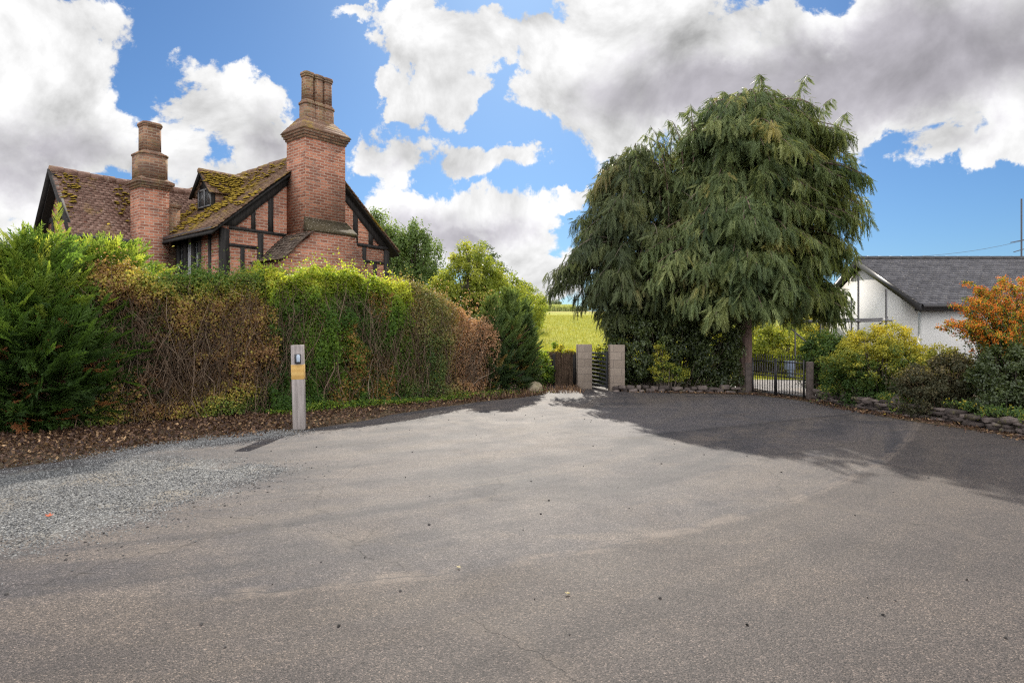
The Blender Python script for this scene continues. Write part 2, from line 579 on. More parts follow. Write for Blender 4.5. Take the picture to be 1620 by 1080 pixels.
# asphalt: bleached, dusty, patched, cracked
def asphalt_mat(name='old_asphalt', gravel=False):
    m, N = newmat(name)
    oc = N.node('ShaderNodeTexCoord').outputs['Object']
    big = N.noise(oc, 0.22, 5, 0.6, 0.6)
    mid = N.noise(oc, 1.3, 6, 0.62, 0.3)
    streak = N.noise(N.vmath('MULTIPLY', oc, (0.45, 1.3, 1)), 0.62, 6, 0.6, 1.2)
    c = N.ramp(big, [(0.32, (0.125, 0.115, 0.116)), (0.5, (0.205, 0.186, 0.178)), (0.68, (0.29, 0.255, 0.225))])
    c = N.mix(N.math('MULTIPLY', N.sstep(mid, 0.40, 0.75), 0.55), c, (0.31, 0.262, 0.215))
    c = N.mix(N.math('MULTIPLY', N.sstep(mid, 0.47, 0.25), 0.55), c, (0.125, 0.117, 0.120))
    c = N.mix(N.math('MULTIPLY', N.sstep(streak, 0.53, 0.66), 0.75), c, (0.37, 0.31, 0.245))
    c = N.mix(N.math('MULTIPLY', N.sstep(streak, 0.45, 0.30), 0.6), c, (0.10, 0.096, 0.10))
    blot = N.noise(oc, 0.75, 7, 0.66, 0.8)
    c = N.mix(N.math('MULTIPLY', N.sstep(blot, 0.50, 0.66), 0.6), c, (0.33, 0.275, 0.22))
    c = N.mix(N.math('MULTIPLY', N.sstep(blot, 0.49, 0.34), 0.65), c, (0.105, 0.10, 0.108))
    fine = N.noise(oc, 5.5, 6, 0.7, 0.5)
    c = N.mix(N.math('MULTIPLY', N.sstep(fine, 0.52, 0.72), 0.45), c, (0.34, 0.295, 0.25))
    c = N.mix(N.math('MULTIPLY', N.sstep(fine, 0.48, 0.30), 0.45), c, (0.11, 0.105, 0.11))
    # faint wheel tracks swinging round towards the gate
    xyz = N.node('ShaderNodeSeparateXYZ', {0: oc})
    X_, Y_ = xyz.outputs[0], xyz.outputs[1]
    dx, dy = N.math('ADD', X_, 9.0), N.math('ADD', Y_, -19.0)
    rad = N.math('SQRT', N.math('ADD', N.math('MULTIPLY', dx, dx), N.math('MULTIPLY', dy, dy)))
    ang = N.math('ARCTAN2', dy, dx)
    pv = N.node('ShaderNodeCombineXYZ', {0: N.math('MULTIPLY', rad, 1.6), 1: N.math('MULTIPLY', ang, 2.2), 2: 0.0}).outputs[0]
    trk = N.noise(pv, 1.0, 5, 0.6, 0.4)
    c = N.mix(N.math('MULTIPLY', N.sstep(trk, 0.50, 0.64), 0.75), c, (0.30, 0.255, 0.205))
    c = N.mix(N.math('MULTIPLY', N.sstep(trk, 0.48, 0.34), 0.75), c, (0.11, 0.105, 0.108))
    # an old joint across the yard: warmer, rougher surfacing on the near side
    wob = N.math('MULTIPLY_ADD', N.noise(oc, 1.5, 5, 0.65), 0.30, -0.15)
    f1 = N.math('SUBTRACT', Y_, N.math('ADD', N.math('MULTIPLY_ADD', X_, 0.44, 4.6), N.math('MULTIPLY', N.math('MULTIPLY', X_, X_), 0.075)))
    f1 = N.math('ADD', f1, wob)
    near = N.math('MULTIPLY', N.sstep(f1, 0.10, -0.15), N.sstep(X_, -4.0, -1.5))
    c = N.mix(N.math('MULTIPLY', near, 0.45), c, (0.20, 0.155, 0.11))
    af1 = N.math('ABSOLUTE', f1)
    patchy = N.sstep(N.noise(oc, 1.9, 4, 0.6), 0.42, 0.60)
    onj = N.math('MULTIPLY', patchy, N.sstep(X_, -3.5, -1.5))
    c = N.mix(N.math('MULTIPLY', N.math('MULTIPLY', N.sstep(af1, 0.16, 0.0), onj), 0.6), c, (0.46, 0.365, 0.26))
    # smoother, paler strip towards the gate
    f2 = N.math('SUBTRACT', Y_, N.math('MULTIPLY_ADD', X_, 0.6, 9.15))
    f2 = N.math('ADD', f2, N.math('MULTIPLY', wob, 0.35))
    strip = N.math('MULTIPLY', N.math('MULTIPLY', N.sstep(f2, 0.0, 0.12), N.sstep(f2, 4.6, 3.6)), N.sstep(X_, 0.5, 2.2))
    c = N.mix(N.math('MULTIPLY', strip, 0.40), c, (0.30, 0.285, 0.28))
    c = N.mix(N.math('MULTIPLY', N.math('MULTIPLY', N.sstep(N.math('ABSOLUTE', f2), 0.22, 0.0), patchy), N.math('MULTIPLY', N.sstep(X_, 0.5, 2.2), 0.6)), c, (0.08, 0.075, 0.075))
    # aggregate
    vo = N.node('ShaderNodeTexVoronoi', {'Vector': oc, 'Scale': 120.0, 'Randomness': 1.0})
    chip = N.node('ShaderNodeSeparateColor', {0: vo.outputs['Color']}).outputs[0]
    vo2 = N.node('ShaderNodeTexVoronoi', {'Vector': oc, 'Scale': 260.0, 'Randomness': 1.0})
    chip2 = N.node('ShaderNodeSeparateColor', {0: vo2.outputs['Color']}).outputs[0]
    g = N.ramp(chip, [(0.0, (0.30, 0.30, 0.30)), (0.3, (0.75, 0.74, 0.74)), (0.8, (1.05, 1.04, 1.03)), (1.0, (2.3, 2.2, 2.05))])
    g2 = N.ramp(chip2, [(0.0, (0.35, 0.35, 0.35)), (0.4, (0.9, 0.9, 0.9)), (1.0, (1.8, 1.75, 1.66))])
    c = N.mix(1.0, N.mix(1.0, c, g, 'MULTIPLY'), g2, 'MULTIPLY')
    c = N.mix(N.math('MULTIPLY', N.math('MULTIPLY', N.sstep(af1, 0.13, 0.01), onj), 0.62), c, (0.45, 0.37, 0.285))
    seam = N.math('MULTIPLY', N.sstep(af1, 0.014, 0.004), N.math('MULTIPLY', N.sstep(X_, -3.5, -1.5), N.sstep(N.noise(oc, 0.9, 3, 0.5), 0.40, 0.5)))
    c = N.mix(N.math('MULTIPLY', seam, 0.7), c, (0.10, 0.09, 0.08))
    sp = N.node('ShaderNodeTexVoronoi', {'Vector': oc, 'Scale': 26.0, 'Randomness': 1.0})
    spk = N.node('ShaderNodeSeparateColor', {0: sp.outputs['Color']}).outputs[1]
    c = N.mix(N.math('MULTIPLY', N.sstep(spk, 0.93, 0.99), N.math('MULTIPLY', N.sstep(sp.outputs['Distance'], 0.35, 0.2), 0.6)), c, (0.07, 0.065, 0.065))
    # long joints and cracks, dust lying along them
    wv = N.vmath('MULTIPLY', N.vmath('SUBTRACT', N.noise(oc, 0.8, 6, 0.62, out='Color'), (0.5, 0.5, 0.5)), (1.1, 1.1, 0))
    ow = N.vmath('ADD', oc, wv)
    ck = N.node('ShaderNodeTexVoronoi', {'Vector': ow, 'Scale': 0.27, 'Randomness': 1.0}, feature='DISTANCE_TO_EDGE').outputs['Distance']
    gap = N.sstep(N.noise(oc, 0.55, 3, 0.5), 0.40, 0.55)
    dust = N.math('MULTIPLY', N.math('MULTIPLY', N.sstep(ck, 0.055, 0.0), N.sstep(N.noise(oc, 2.6, 4, 0.6), 0.38, 0.62)), gap)
    c = N.mix(N.math('MULTIPLY', dust, 0.30), c, (0.42, 0.335, 0.235))
    line = N.math('MULTIPLY', N.math('MULTIPLY', N.sstep(ck, 0.0032, 0.001), gap), 0.6)
    c = N.mix(N.math('MULTIPLY', line, 0.75), c, (0.045, 0.042, 0.04))
    c = N.mix(1.0, c, (0.248, 0.245, 0.274), 'MULTIPLY')
    h = N.math('ADD', N.math('MULTIPLY', vo.outputs['Distance'], -0.6), N.math('MULTIPLY', chip2, 0.25))
    h = N.math('SUBTRACT', h, N.math('MULTIPLY', line, 1.2))
    if gravel:          # loose grey chippings, thinning out into the tarmac
        d = N.node('ShaderNodeAttribute', attribute_name='d').outputs['Fac']
        d = N.math('ADD', d, N.math('MULTIPLY_ADD', N.noise(oc, 2.2, 6, 0.7), 1.5, -0.75))
        gv = N.node('ShaderNodeTexVoronoi', {'Vector': oc, 'Scale': 62.0, 'Randomness': 1.0})
        gch = N.node('ShaderNodeSeparateColor', {0: gv.outputs['Color']})
        d = N.math('ADD', d, N.math('MULTIPLY_ADD', gch.outputs[1], 0.5, -0.25))
        mk = N.sstep(d, 0.0, 0.22)
        gc = N.ramp(gch.outputs[0], [(0.0, (0.055, 0.057, 0.058)), (0.4, (0.115, 0.119, 0.119)), (0.75, (0.19, 0.193, 0.19)), (1.0, (0.36, 0.355, 0.34))])
        gc = N.mix(N.sstep(gv.outputs['Distance'], 0.42, 0.62), gc, (0.03, 0.028, 0.027))
        gc = N.mix(N.math('MULTIPLY', N.sstep(mid, 0.50, 0.66), 0.7), gc, (0.15, 0.128, 0.10))
        c = N.mix(mk, c, gc)
        h = N.math('ADD', h, N.math('MULTIPLY', mk, N.math('MULTIPLY', gv.outputs['Distance'], -1.2)))
    rough = N.math('MULTIPLY_ADD', mid, -0.15, 0.84)
    b = principled(N, c, rough, h, 0.7, 0.007, 0.3)
    return m


def gravel_mat(name, tint=(1, 1, 1)):
    m, N = newmat(name)
    oc = N.node('ShaderNodeTexCoord').outputs['Object']
    vo = N.node('ShaderNodeTexVoronoi', {'Vector': oc, 'Scale': 55.0, 'Randomness': 1.0})
    ch = N.node('ShaderNodeSeparateColor', {0: vo.outputs['Color']})
    c = N.ramp(ch.outputs[0], [(0.0, (0.085, 0.088, 0.09)), (0.35, (0.19, 0.195, 0.195)), (0.7, (0.30, 0.305, 0.30)), (1.0, (0.52, 0.51, 0.49))])
    c = N.mix(N.sstep(vo.outputs['Distance'], 0.42, 0.62), c, (0.05, 0.047, 0.044))
    n = N.noise(oc, 0.9, 6, 0.65, 0.4)
    c = N.mix(N.math('MULTIPLY', N.sstep(n, 0.50, 0.70), 0.75), c, (0.26, 0.225, 0.175))
    c = N.mix(1.0, c, tint, 'MULTIPLY')
    h = N.math('MULTIPLY', vo.outputs['Distance'], -1.0)
    principled(N, c, 0.85, h, 1.0, 0.02, 0.25)
    return m


def soil_mat():
    m, N = newmat('soil_and_grass')
    oc = N.node('ShaderNodeTexCoord').outputs['Object']
    n = N.noise(oc, 1.4, 7, 0.65)
    f = N.noise(oc, 38.0, 5, 0.7)
    c = N.ramp(n, [(0.3, (0.045, 0.032, 0.022)), (0.55, (0.085, 0.062, 0.04)), (0.75, (0.13, 0.10, 0.06))])
    c = N.mix(N.sstep(f, 0.5, 0.75), c, (0.17, 0.125, 0.075))
    sepn = N.node('ShaderNodeSeparateXYZ', {0: oc})
    fy = N.sstep(sepn.outputs[1], 23.0, 25.0)
    g = N.ramp(N.noise(oc, 0.5, 6, 0.7), [(0.3, (0.09, 0.10, 0.018)), (0.55, (0.16, 0.16, 0.03)), (0.75, (0.24, 0.20, 0.05))])
    c = N.mix(fy, c, g)
    principled(N, c, 0.95, f, 0.8, 0.02, 0.1)
    return m


def meadow_mat():
    m, N = newmat('dry_meadow')
    oc = N.node('ShaderNodeTexCoord').outputs['Object']
    n = N.noise(oc, 0.12, 7, 0.7)
    st = N.noise(N.vmath('MULTIPLY', oc, (0.25, 1.2, 1)), 0.8, 6, 0.7)
    f = N.noise(N.vmath('MULTIPLY', oc, (1, 0.6, 1)), 9.0, 5, 0.75)
    c = N.ramp(n, [(0.3, (0.17, 0.20, 0.018)), (0.5, (0.24, 0.25, 0.024)), (0.72, (0.31, 0.285, 0.04))])
    c = N.mix(N.math('MULTIPLY', N.sstep(st, 0.5, 0.7), 0.4), c, (0.30, 0.25, 0.06))
    c = N.mix(N.math('MULTIPLY', N.sstep(f, 0.45, 0.75), 0.5), c, (0.13, 0.15, 0.025))
    y = N.node('ShaderNodeSeparateXYZ', {0: oc}).outputs[1]
    yy = N.math('ADD', y, N.math('MULTIPLY_ADD', n, 18.0, -9.0))
    c = N.mix(N.math('MULTIPLY', N.sstep(yy, 96.0, 116.0), 0.9), c, (0.34, 0.24, 0.115))
    principled(N, c, 0.95, f, 0.8, 0.08, 0.1)
    return m


def stone_mat(name, c1, c2, moss=0.3):
    m, N = newmat(name)
    v = N.node('ShaderNodeAttribute', attribute_name='v').outputs['Fac']
    oc = N.node('ShaderNodeTexCoord').outputs['Object']
    n = N.noise(oc, 7.0, 7, 0.65)
    f = N.noise(oc, 45.0, 4, 0.65)
    c = N.mix(v, c1, c2)
    c = N.mix(N.math('MULTIPLY', N.sstep(n, 0.4, 0.7), 0.6), c, tuple(x * 0.45 for x in c1))
    c = N.mix(N.math('MULTIPLY', N.sstep(N.noise(oc, 3.1, 6, 0.7), 0.55, 0.68), moss), c, (0.16, 0.15, 0.045))
    principled(N, c, 0.9, N.math('ADD', n, N.math('MULTIPLY', f, 0.4)), 0.8, 0.02, 0.15)
    return m


M = {}
M['asphalt'] = asphalt_mat()
M['gravel'] = asphalt_mat('chippings_on_asphalt', True)
M['gravel_pale'] = gravel_mat('pale_gravel', (1.45, 1.35, 1.35))
M['soil'] = soil_mat()
M['meadow'] = meadow_mat()
M['brick'] = brick_mat('red_brick', (0.20, 0.072, 0.045), (0.33, 0.135, 0.082), (0.40, 0.30, 0.235), 0.5)
M['brick_old'] = brick_mat('weathered_brick', (0.135, 0.066, 0.045), (0.26, 0.14, 0.085), (0.30, 0.23, 0.17), 0.6, 0.30)
M['tile_main'] = tile_mat('mossy_clay_tile', (0.13, 0.075, 0.05), (0.27, 0.17, 0.12), 0.62)
M['tile_wing'] = tile_mat('clay_tile', (0.15, 0.085, 0.065), (0.30, 0.19, 0.15), 0.22)
M['tile_dark'] = tile_mat('dark_clay_tile', (0.07, 0.05, 0.04), (0.15, 0.11, 0.085), 0.3)  # darker clay tone for the tiled chimney shoulder
M['moss'] = tile_mat('moss_ledge', (0.045, 0.036, 0.022), (0.085, 0.065, 0.035), 0.5, (0.10, 0.08, 0.022))
M['moss_cushion'] = plain('moss_cushion', (0.25, 0.17, 0.028), 0.95, 0.5, 12, 0.05)
M['slate'] = tile_mat('grey_roof_tile', (0.080, 0.078, 0.086), (0.145, 0.14, 0.15), -0.6)
M['timber'] = wood_mat('tarred_oak', (0.012, 0.011, 0.011), (0.035, 0.031, 0.029), 0.75)
M['board_grey'] = plain('grey_barge_board', (0.085, 0.08, 0.082), 0.5, 0.15, 3)
M['board_dark'] = plain('dark_fascia', (0.040, 0.038, 0.040), 0.45, 0.2, 3)
M['glass'] = None
m, N = newmat('old_window_glass')
oc = N.node('ShaderNodeTexCoord').outputs['Object']
principled(N, N.mix(N.noise(oc, 3.0, 3), (0.012, 0.013, 0.015), (0.035, 0.037, 0.04)), 0.08, N.noise(oc, 5.0, 2), 0.08, 0.02, 0.6)
M['glass'] = m
M['curtain'] = plain('net_curtain', (0.30, 0.30, 0.31), 0.9, 0.3, 5)
M['lead'] = plain('lead_grey', (0.16, 0.16, 0.165), 0.6, 0.2, 8)
m, N = newmat('white_render')
oc = N.node('ShaderNodeTexCoord').outputs['Object']
n = N.noise(oc, 0.6, 5, 0.6)
f = N.noise(oc, 60.0, 3, 0.6)
principled(N, N.mix(n, (0.58, 0.565, 0.545), (0.70, 0.69, 0.675)), 0.9, None, 0.03, 0.002, 0.2)
M['render'] = m
M['block'] = None
m, N = newmat('concrete_block')
oc = N.node('ShaderNodeTexCoord').outputs['Object']
uv = N.node('ShaderNodeUVMap', uv_map='uv').outputs[0]
br = N.node('ShaderNodeTexBrick', {'Vector': uv, 'Color1': (0, 0, 0, 1), 'Color2': (1, 1, 1, 1), 'Scale': 1.0, 'Mortar Size': 0.007, 'Mortar Smooth': 0.2, 'Brick Width': 0.45, 'Row Height': 0.222}, offset=0.5)
n = N.noise(oc, 5.0, 6, 0.65)
c = N.mix(N.math('ADD', N.math('MULTIPLY', n, 0.7), N.math('MULTIPLY', br.outputs['Color'], 0.3)), (0.16, 0.125, 0.10), (0.29, 0.238, 0.195))
c = N.mix(N.math('MULTIPLY', br.outputs['Fac'], 0.75), c, (0.13, 0.11, 0.095))
principled(N, c, 0.95, N.math('SUBTRACT', N.noise(oc, 60.0, 3, 0.6), br.outputs['Fac']), 0.6, 0.008, 0.15)
M['block'] = m
M['stone'] = stone_mat('wall_stone', (0.05, 0.04, 0.037), (0.16, 0.128, 0.115), 0.5)
M['boulder'] = stone_mat('boulder_stone', (0.22, 0.18, 0.13), (0.36, 0.30, 0.2), 0.6)
M['pebble'] = stone_mat('loose_chippings', (0.06, 0.06, 0.062), (0.33, 0.325, 0.315), 0.0)
M['pebble_dark'] = stone_mat('dark_chippings', (0.025, 0.023, 0.022), (0.12, 0.11, 0.105), 0.0)
M['post'] = wood_mat('weathered_post', (0.20, 0.175, 0.165), (0.34, 0.30, 0.285))
M['post_tan'] = wood_mat('ochre_band', (0.42, 0.25, 0.075), (0.55, 0.36, 0.13), 0.7, 'x', 0.6)
M['plastic_black'] = plain('black_plastic', (0.02, 0.02, 0.022), 0.35, 0.2, 10, 0.5)
M['plate_blue'] = plain('pale_blue_plate', (0.34, 0.40, 0.48), 0.3, 0.15, 14, 0.5)
M['iron'] = plain('black_iron', (0.018, 0.017, 0.018), 0.5, 0.3, 20, 0.5)
M['slat'] = wood_mat('dark_slat', (0.02, 0.021, 0.023), (0.05, 0.05, 0.052), 0.6, 'y')
M['steel'] = plain('galvanised_tube', (0.13, 0.125, 0.13), 0.5, 0.3, 6, 0.5, 0.6)
M['brush'] = wood_mat('brushwood', (0.055, 0.035, 0.022), (0.17, 0.115, 0.08), 0.9)
M['bark'] = wood_mat('red_brown_bark', (0.07, 0.045, 0.036), (0.19, 0.13, 0.11), 0.9, 'z', 0.6)
M['bark_grey'] = wood_mat('grey_bark', (0.055, 0.045, 0.035), (0.14, 0.115, 0.09), 0.9, 'z', 0.6)
M['twig'] = foliage('brown_twigs', [(0.0, (0.025, 0.017, 0.011)), (0.5, (0.07, 0.045, 0.028)), (0.8, (0.11, 0.075, 0.05)), (1.0, (0.19, 0.14, 0.10))], 0.05)
M['aerial'] = plain('aerial_metal', (0.06, 0.055, 0.065), 0.5, 0.2, 6, 0.5)

G_D, G_M, G_L, Y_G = (0.022, 0.045, 0.010), (0.045, 0.085, 0.015), (0.095, 0.135, 0.022), (0.19, 0.205, 0.03)
BR1, BR2, BR3 = (0.085, 0.045, 0.022), (0.16, 0.075, 0.032), (0.25, 0.14, 0.06)
M['f_brown'] = foliage('leaf_brown_hedge', [(0.0, G_M), (0.28, (0.12, 0.135, 0.024)), (0.42, (0.26, 0.21, 0.045)), (0.58, (0.16, 0.095, 0.04)), (0.8, (0.115, 0.060, 0.030)), (1.0, (0.07, 0.04, 0.022))], 0.38)
M['f_green'] = foliage('leaf_green_hedge', [(0.0, G_D), (0.3, G_M), (0.6, (0.10, 0.15, 0.018)), (0.85, (0.23, 0.255, 0.03)), (0.93, (0.22, 0.16, 0.04)), (1.0, BR2)], 0.52)
M['f_russet'] = foliage('leaf_russet_shrub', [(0.0, G_D), (0.25, (0.07, 0.085, 0.022)), (0.5, (0.14, 0.12, 0.04)), (0.75, (0.20, 0.105, 0.055)), (1.0, (0.27, 0.17, 0.10))], 0.35)
M['f_conifer'] = foliage('spray_bright_conifer', [(0.0, (0.025, 0.048, 0.012)), (0.4, (0.06, 0.105, 0.018)), (0.75, (0.165, 0.20, 0.03)), (0.9, (0.24, 0.25, 0.04)), (0.95, BR2), (1.0, (0.17, 0.07, 0.03))], 0.5)
M['f_conifer2'] = foliage('spray_dark_conifer', [(0.0, (0.02, 0.035, 0.014)), (0.45, (0.055, 0.085, 0.025)), (0.9, (0.13, 0.165, 0.04)), (1.0, BR2)], 0.35)
M['f_cypress'] = foliage('spray_weeping_cypress', [(0.0, (0.034, 0.052, 0.022)), (0.45, (0.082, 0.104, 0.040)), (0.8, (0.14, 0.152, 0.055)), (1.0, (0.20, 0.175, 0.062))], 0.33, nscale=0.5)
M['f_dark_tree'] = foliage('leaf_dark_tree', [(0.0, (0.024, 0.034, 0.015)), (0.5, (0.054, 0.066, 0.026)), (0.85, (0.095, 0.10, 0.038)), (1.0, (0.14, 0.115, 0.048))], 0.27, nscale=0.5)
M['f_ivy'] = foliage('leaf_dark_evergreen', [(0.0, (0.014, 0.022, 0.009)), (0.6, (0.034, 0.046, 0.013)), (1.0, (0.075, 0.09, 0.022))], 0.25, 0.4, 0.4)
M['f_gold'] = foliage('leaf_golden_shrub', [(0.0, G_D), (0.3, (0.06, 0.085, 0.016)), (0.6, (0.20, 0.19, 0.028)), (1.0, (0.42, 0.33, 0.04))], 0.4)
M['f_purple'] = foliage('leaf_brown_berberis', [(0.0, (0.018, 0.022, 0.011)), (0.5, (0.042, 0.04, 0.02)), (0.8, (0.085, 0.065, 0.032)), (1.0, (0.24, 0.20, 0.04))], 0.3)
M['f_pyra'] = foliage('leaf_firethorn', [(0.0, (0.018, 0.035, 0.012)), (0.6, (0.05, 0.085, 0.018)), (0.8, (0.17, 0.17, 0.025)), (1.0, (0.42, 0.28, 0.03))], 0.42)
M['f_lime'] = foliage('leaf_lime_tree', [(0.0, (0.05, 0.075, 0.012)), (0.5, (0.11, 0.135, 0.02)), (1.0, (0.21, 0.215, 0.035))], 0.45)
M['f_willow'] = foliage('leaf_willow', [(0.0, (0.035, 0.055, 0.018)), (0.5, (0.07, 0.105, 0.03)), (1.0, (0.14, 0.18, 0.05))], 0.4)
M['f_oak'] = foliage('leaf_far_oak', [(0.0, (0.03, 0.05, 0.024)), (1.0, (0.08, 0.10, 0.04))], 0.3)
M['f_autumn'] = foliage('leaf_autumn_tree', [(0.0, (0.12, 0.11, 0.02)), (1.0, (0.28, 0.19, 0.03))], 0.4)
M['f_weed'] = foliage('leaf_weeds', [(0.0, (0.06, 0.09, 0.016)), (0.5, (0.15, 0.17, 0.026)), (1.0, (0.33, 0.29, 0.045))], 0.45)
M['f_grass'] = foliage('blade_meadow', [(0.0, (0.08, 0.095, 0.012)), (0.5, (0.135, 0.14, 0.02)), (1.0, (0.19, 0.165, 0.03))], 0.35)
M['f_litter'] = foliage('leaf_litter', [(0.0, (0.02, 0.011, 0.009)), (0.5, (0.055, 0.03, 0.019)), (0.8, (0.12, 0.07, 0.036)), (1.0, (0.25, 0.16, 0.085))], 0.1)
M['f_red'] = foliage('leaf_red_fallen', [(0.0, (0.20, 0.045, 0.022)), (1.0, (0.26, 0.07, 0.03))], 0.1)
M['f_crop'] = foliage('leaf_crop', [(0.0, (0.12, 0.15, 0.05)), (1.0, (0.24, 0.25, 0.09))], 0.3)
m, N = newmat('orange_berry')
v = N.node('ShaderNodeAttribute', attribute_name='v').outputs['Fac']
principled(N, N.ramp(v, [(0, (0.50, 0.09, 0.008)), (0.5, (0.66, 0.17, 0.012)), (1, (0.74, 0.30, 0.025))]), 0.4, spec=0.4)
M['berry'] = m
M['crate'] = plain('blue_plastic', (0.20, 0.24, 0.36), 0.5, 0.2, 6)


# ================================================================== SETTING
def height(x, y):
    t = np.clip((y - 25.0) / 100.0, 0, 1)
    z = 5.9 * t * t * (3 - 2 * t)
    z = z - 0.02 * np.clip(y - 128, 0, None) + 0.1 * np.sin(x * 0.03 + y * 0.02) * t
    return z


def grid_sheet(name, xs, ys, zoff, mat, kind='structure'):
    X, Y = np.meshgrid(xs, ys)
    Z = height(X, Y) + zoff
    V = np.stack([X, Y, Z], -1).reshape(-1, 3)
    idx = np.arange(len(xs) * len(ys)).reshape(len(ys), len(xs))
    Fq = np.stack([idx[:-1, :-1], idx[:-1, 1:], idx[1:, 1:], idx[1:, :-1]], -1).reshape(-1, 4)
    b = MB()
    b.add(V, Fq)
    o = b.build(name, mat, smooth=True)
    o['kind'] = kind
    return o


xs = np.concatenate([np.linspace(-900, -60, 18), np.linspace(-50, 50, 41), np.linspace(60, 900, 18)])
ys = np.concatenate([np.linspace(-500, -20, 10), np.linspace(-15, 140, 63), np.linspace(160, 1200, 16)])
grid_sheet('ground', xs, ys, -0.03, M['soil'])
grid_sheet('field', np.linspace(-30, 60, 40), np.linspace(23.5, 150, 70), 0.0, M['meadow'])


def ragged(pts, step=0.25, amp=0.05, seed=3, closed=True):
    out = []
    n = len(pts)
    for i in range(n if closed else n - 1):
        a, b = np.array(pts[i], float), np.array(pts[(i + 1) % n], float)
        k = max(1, int(np.linalg.norm(b - a) / step))
        for j in range(k):
            p = a + (b - a) * j / k
            w = vn(np.array([p[0], p[1], 0.0]), 1.6, seed) - 0.5 + 0.6 * (vn(np.array([p[0], p[1], 3.0]), 5.0, seed) - 0.5)
            out.append(p + np.array((w, -w)) * amp * 2)
    return out


def sheet(name, pts, z, mat):
    b = MB()
    b.V.append(np.array([(p[0], p[1], z) for p in pts]))
    b.n = len(pts)
    b.F.append(np.array([list(range(len(pts)))]))
    b.A.append(np.array([0.5]))
    o = b.build(name, mat)
    o['kind'] = 'structure'
    return o


gxy = ground_xy
ROAD_L = [(-14, -25), (-13, 3.0), (-11.5, 6.2), gxy(0, 742), gxy(140, 722), gxy(250, 703), gxy(380, 694), gxy(470, 683), gxy(560, 667), gxy(650, 651), gxy(740, 638), gxy(835, 627), (0.95, 18.0)]
ROAD_R = [(1.0, 19.6), (1.0, 22.5), (3.6, 22.5), (2.9, 19.3), (4.2, 18.3), (6.6, 17.9), (7.3, 15.7), gxy(1400, 657), gxy(1620, 692), (9.2, 4.0), (12, 1.0), (16, -25)]
sheet('road', ragged(ROAD_L + ROAD_R, 0.3, 0.07, 3), 0.0, M['asphalt'])
GR = [(-12.6, 3.4), (-6.4, 4.55), gxy(60, 866), gxy(150, 848), gxy(250, 812), gxy(330, 783), gxy(430, 755), gxy(455, 742), gxy(400, 733), gxy(270, 722), gxy(190, 722), gxy(100, 735), gxy(0, 748), (-9.3, 7.6), (-12.8, 6.4)]


def poly_dist(pts, Q):
    best = np.full(len(Q), 1e9)
    for i in range(len(pts)):
        a_, b_ = np.array(pts[i - 1]), np.array(pts[i])
        ab = b_ - a_
        t_ = np.clip(((Q - a_) @ ab) / (ab @ ab), 0, 1)
        best = np.minimum(best, np.linalg.norm(Q - a_ - t_[:, None] * ab, axis=1))
    return best


def inside(pts, P):
    x, y = P[:, 0], P[:, 1]
    res = np.zeros(len(P), bool)
    for i in range(len(pts)):
        (x0, y0), (x1, y1) = pts[i], pts[i - 1]
        res ^= ((y0 > y) != (y1 > y)) & (x < (x1 - x0) * (y - y0) / (y1 - y0 + 1e-12) + x0)
    return res


gx, gy = np.meshgrid(np.arange(-13.6, -1.8, 0.1), np.arange(2.6, 11.6, 0.1))
Q = np.stack([gx.ravel(), gy.ravel()], 1)
ins = inside(GR, Q)
dd = np.where(ins, 1, -1) * poly_dist(GR, Q)
ROADP = ROAD_L + ROAD_R
okq = (dd > -0.95) & inside(ROADP, Q)
okg = okq.reshape(gx.shape)
idx = np.arange(gx.size).reshape(gx.shape)
cell = okg[:-1, :-1] & okg[1:, :-1] & okg[:-1, 1:] & okg[1:, 1:]
b = MB()
b.add(np.concatenate([Q, (0.0006 + 0.0044 * np.clip((dd + 0.95) / 0.6, 0, 1))[:, None]], 1), np.stack([idx[:-1, :-1][cell], idx[:-1, 1:][cell], idx[1:, 1:][cell], idx[1:, :-1][cell]], 1))
o = b.build('gravel', M['gravel'])
o['kind'] = 'structure'
at_ = o.data.attributes.new('d', 'FLOAT', 'POINT')
at_.data.foreach_set('value', np.clip(dd * 0.9, -1, 1).astype(np.float32))
sheet('driveway', ragged([(7.3, 18.4), (8.1, 16.6), (12.5, 19.5), (13.5, 21.5), (13.5, 40), (7.6, 26.5)], 0.4, 0.1, 5), -0.005, M['gravel_pale'])
# paler dirt strip along the right-hand edge of the road
sheet('dirt_strip', ragged([(3.2, 18.9), (4.3, 18.15), (6.6, 17.5), (7.2, 15.5), gxy(1400, 659), gxy(1640, 697), gxy(1680, 690), gxy(1400, 653), (7.8, 16.2), (7.0, 18.9)], 0.25, 0.14, 8), 0.004, M['soil'])

# ================================================================== COTTAGE (local x = along gable, y = along ridge, z up)
HROT = math.atan2(0.768, 0.640)
HLOC = (-7.54, 17.0, 0.0)
cot = thing('cottage', 'red brick and black timber cottage with mossy tiled roof and tall chimneys', 'house', HLOC, HROT)


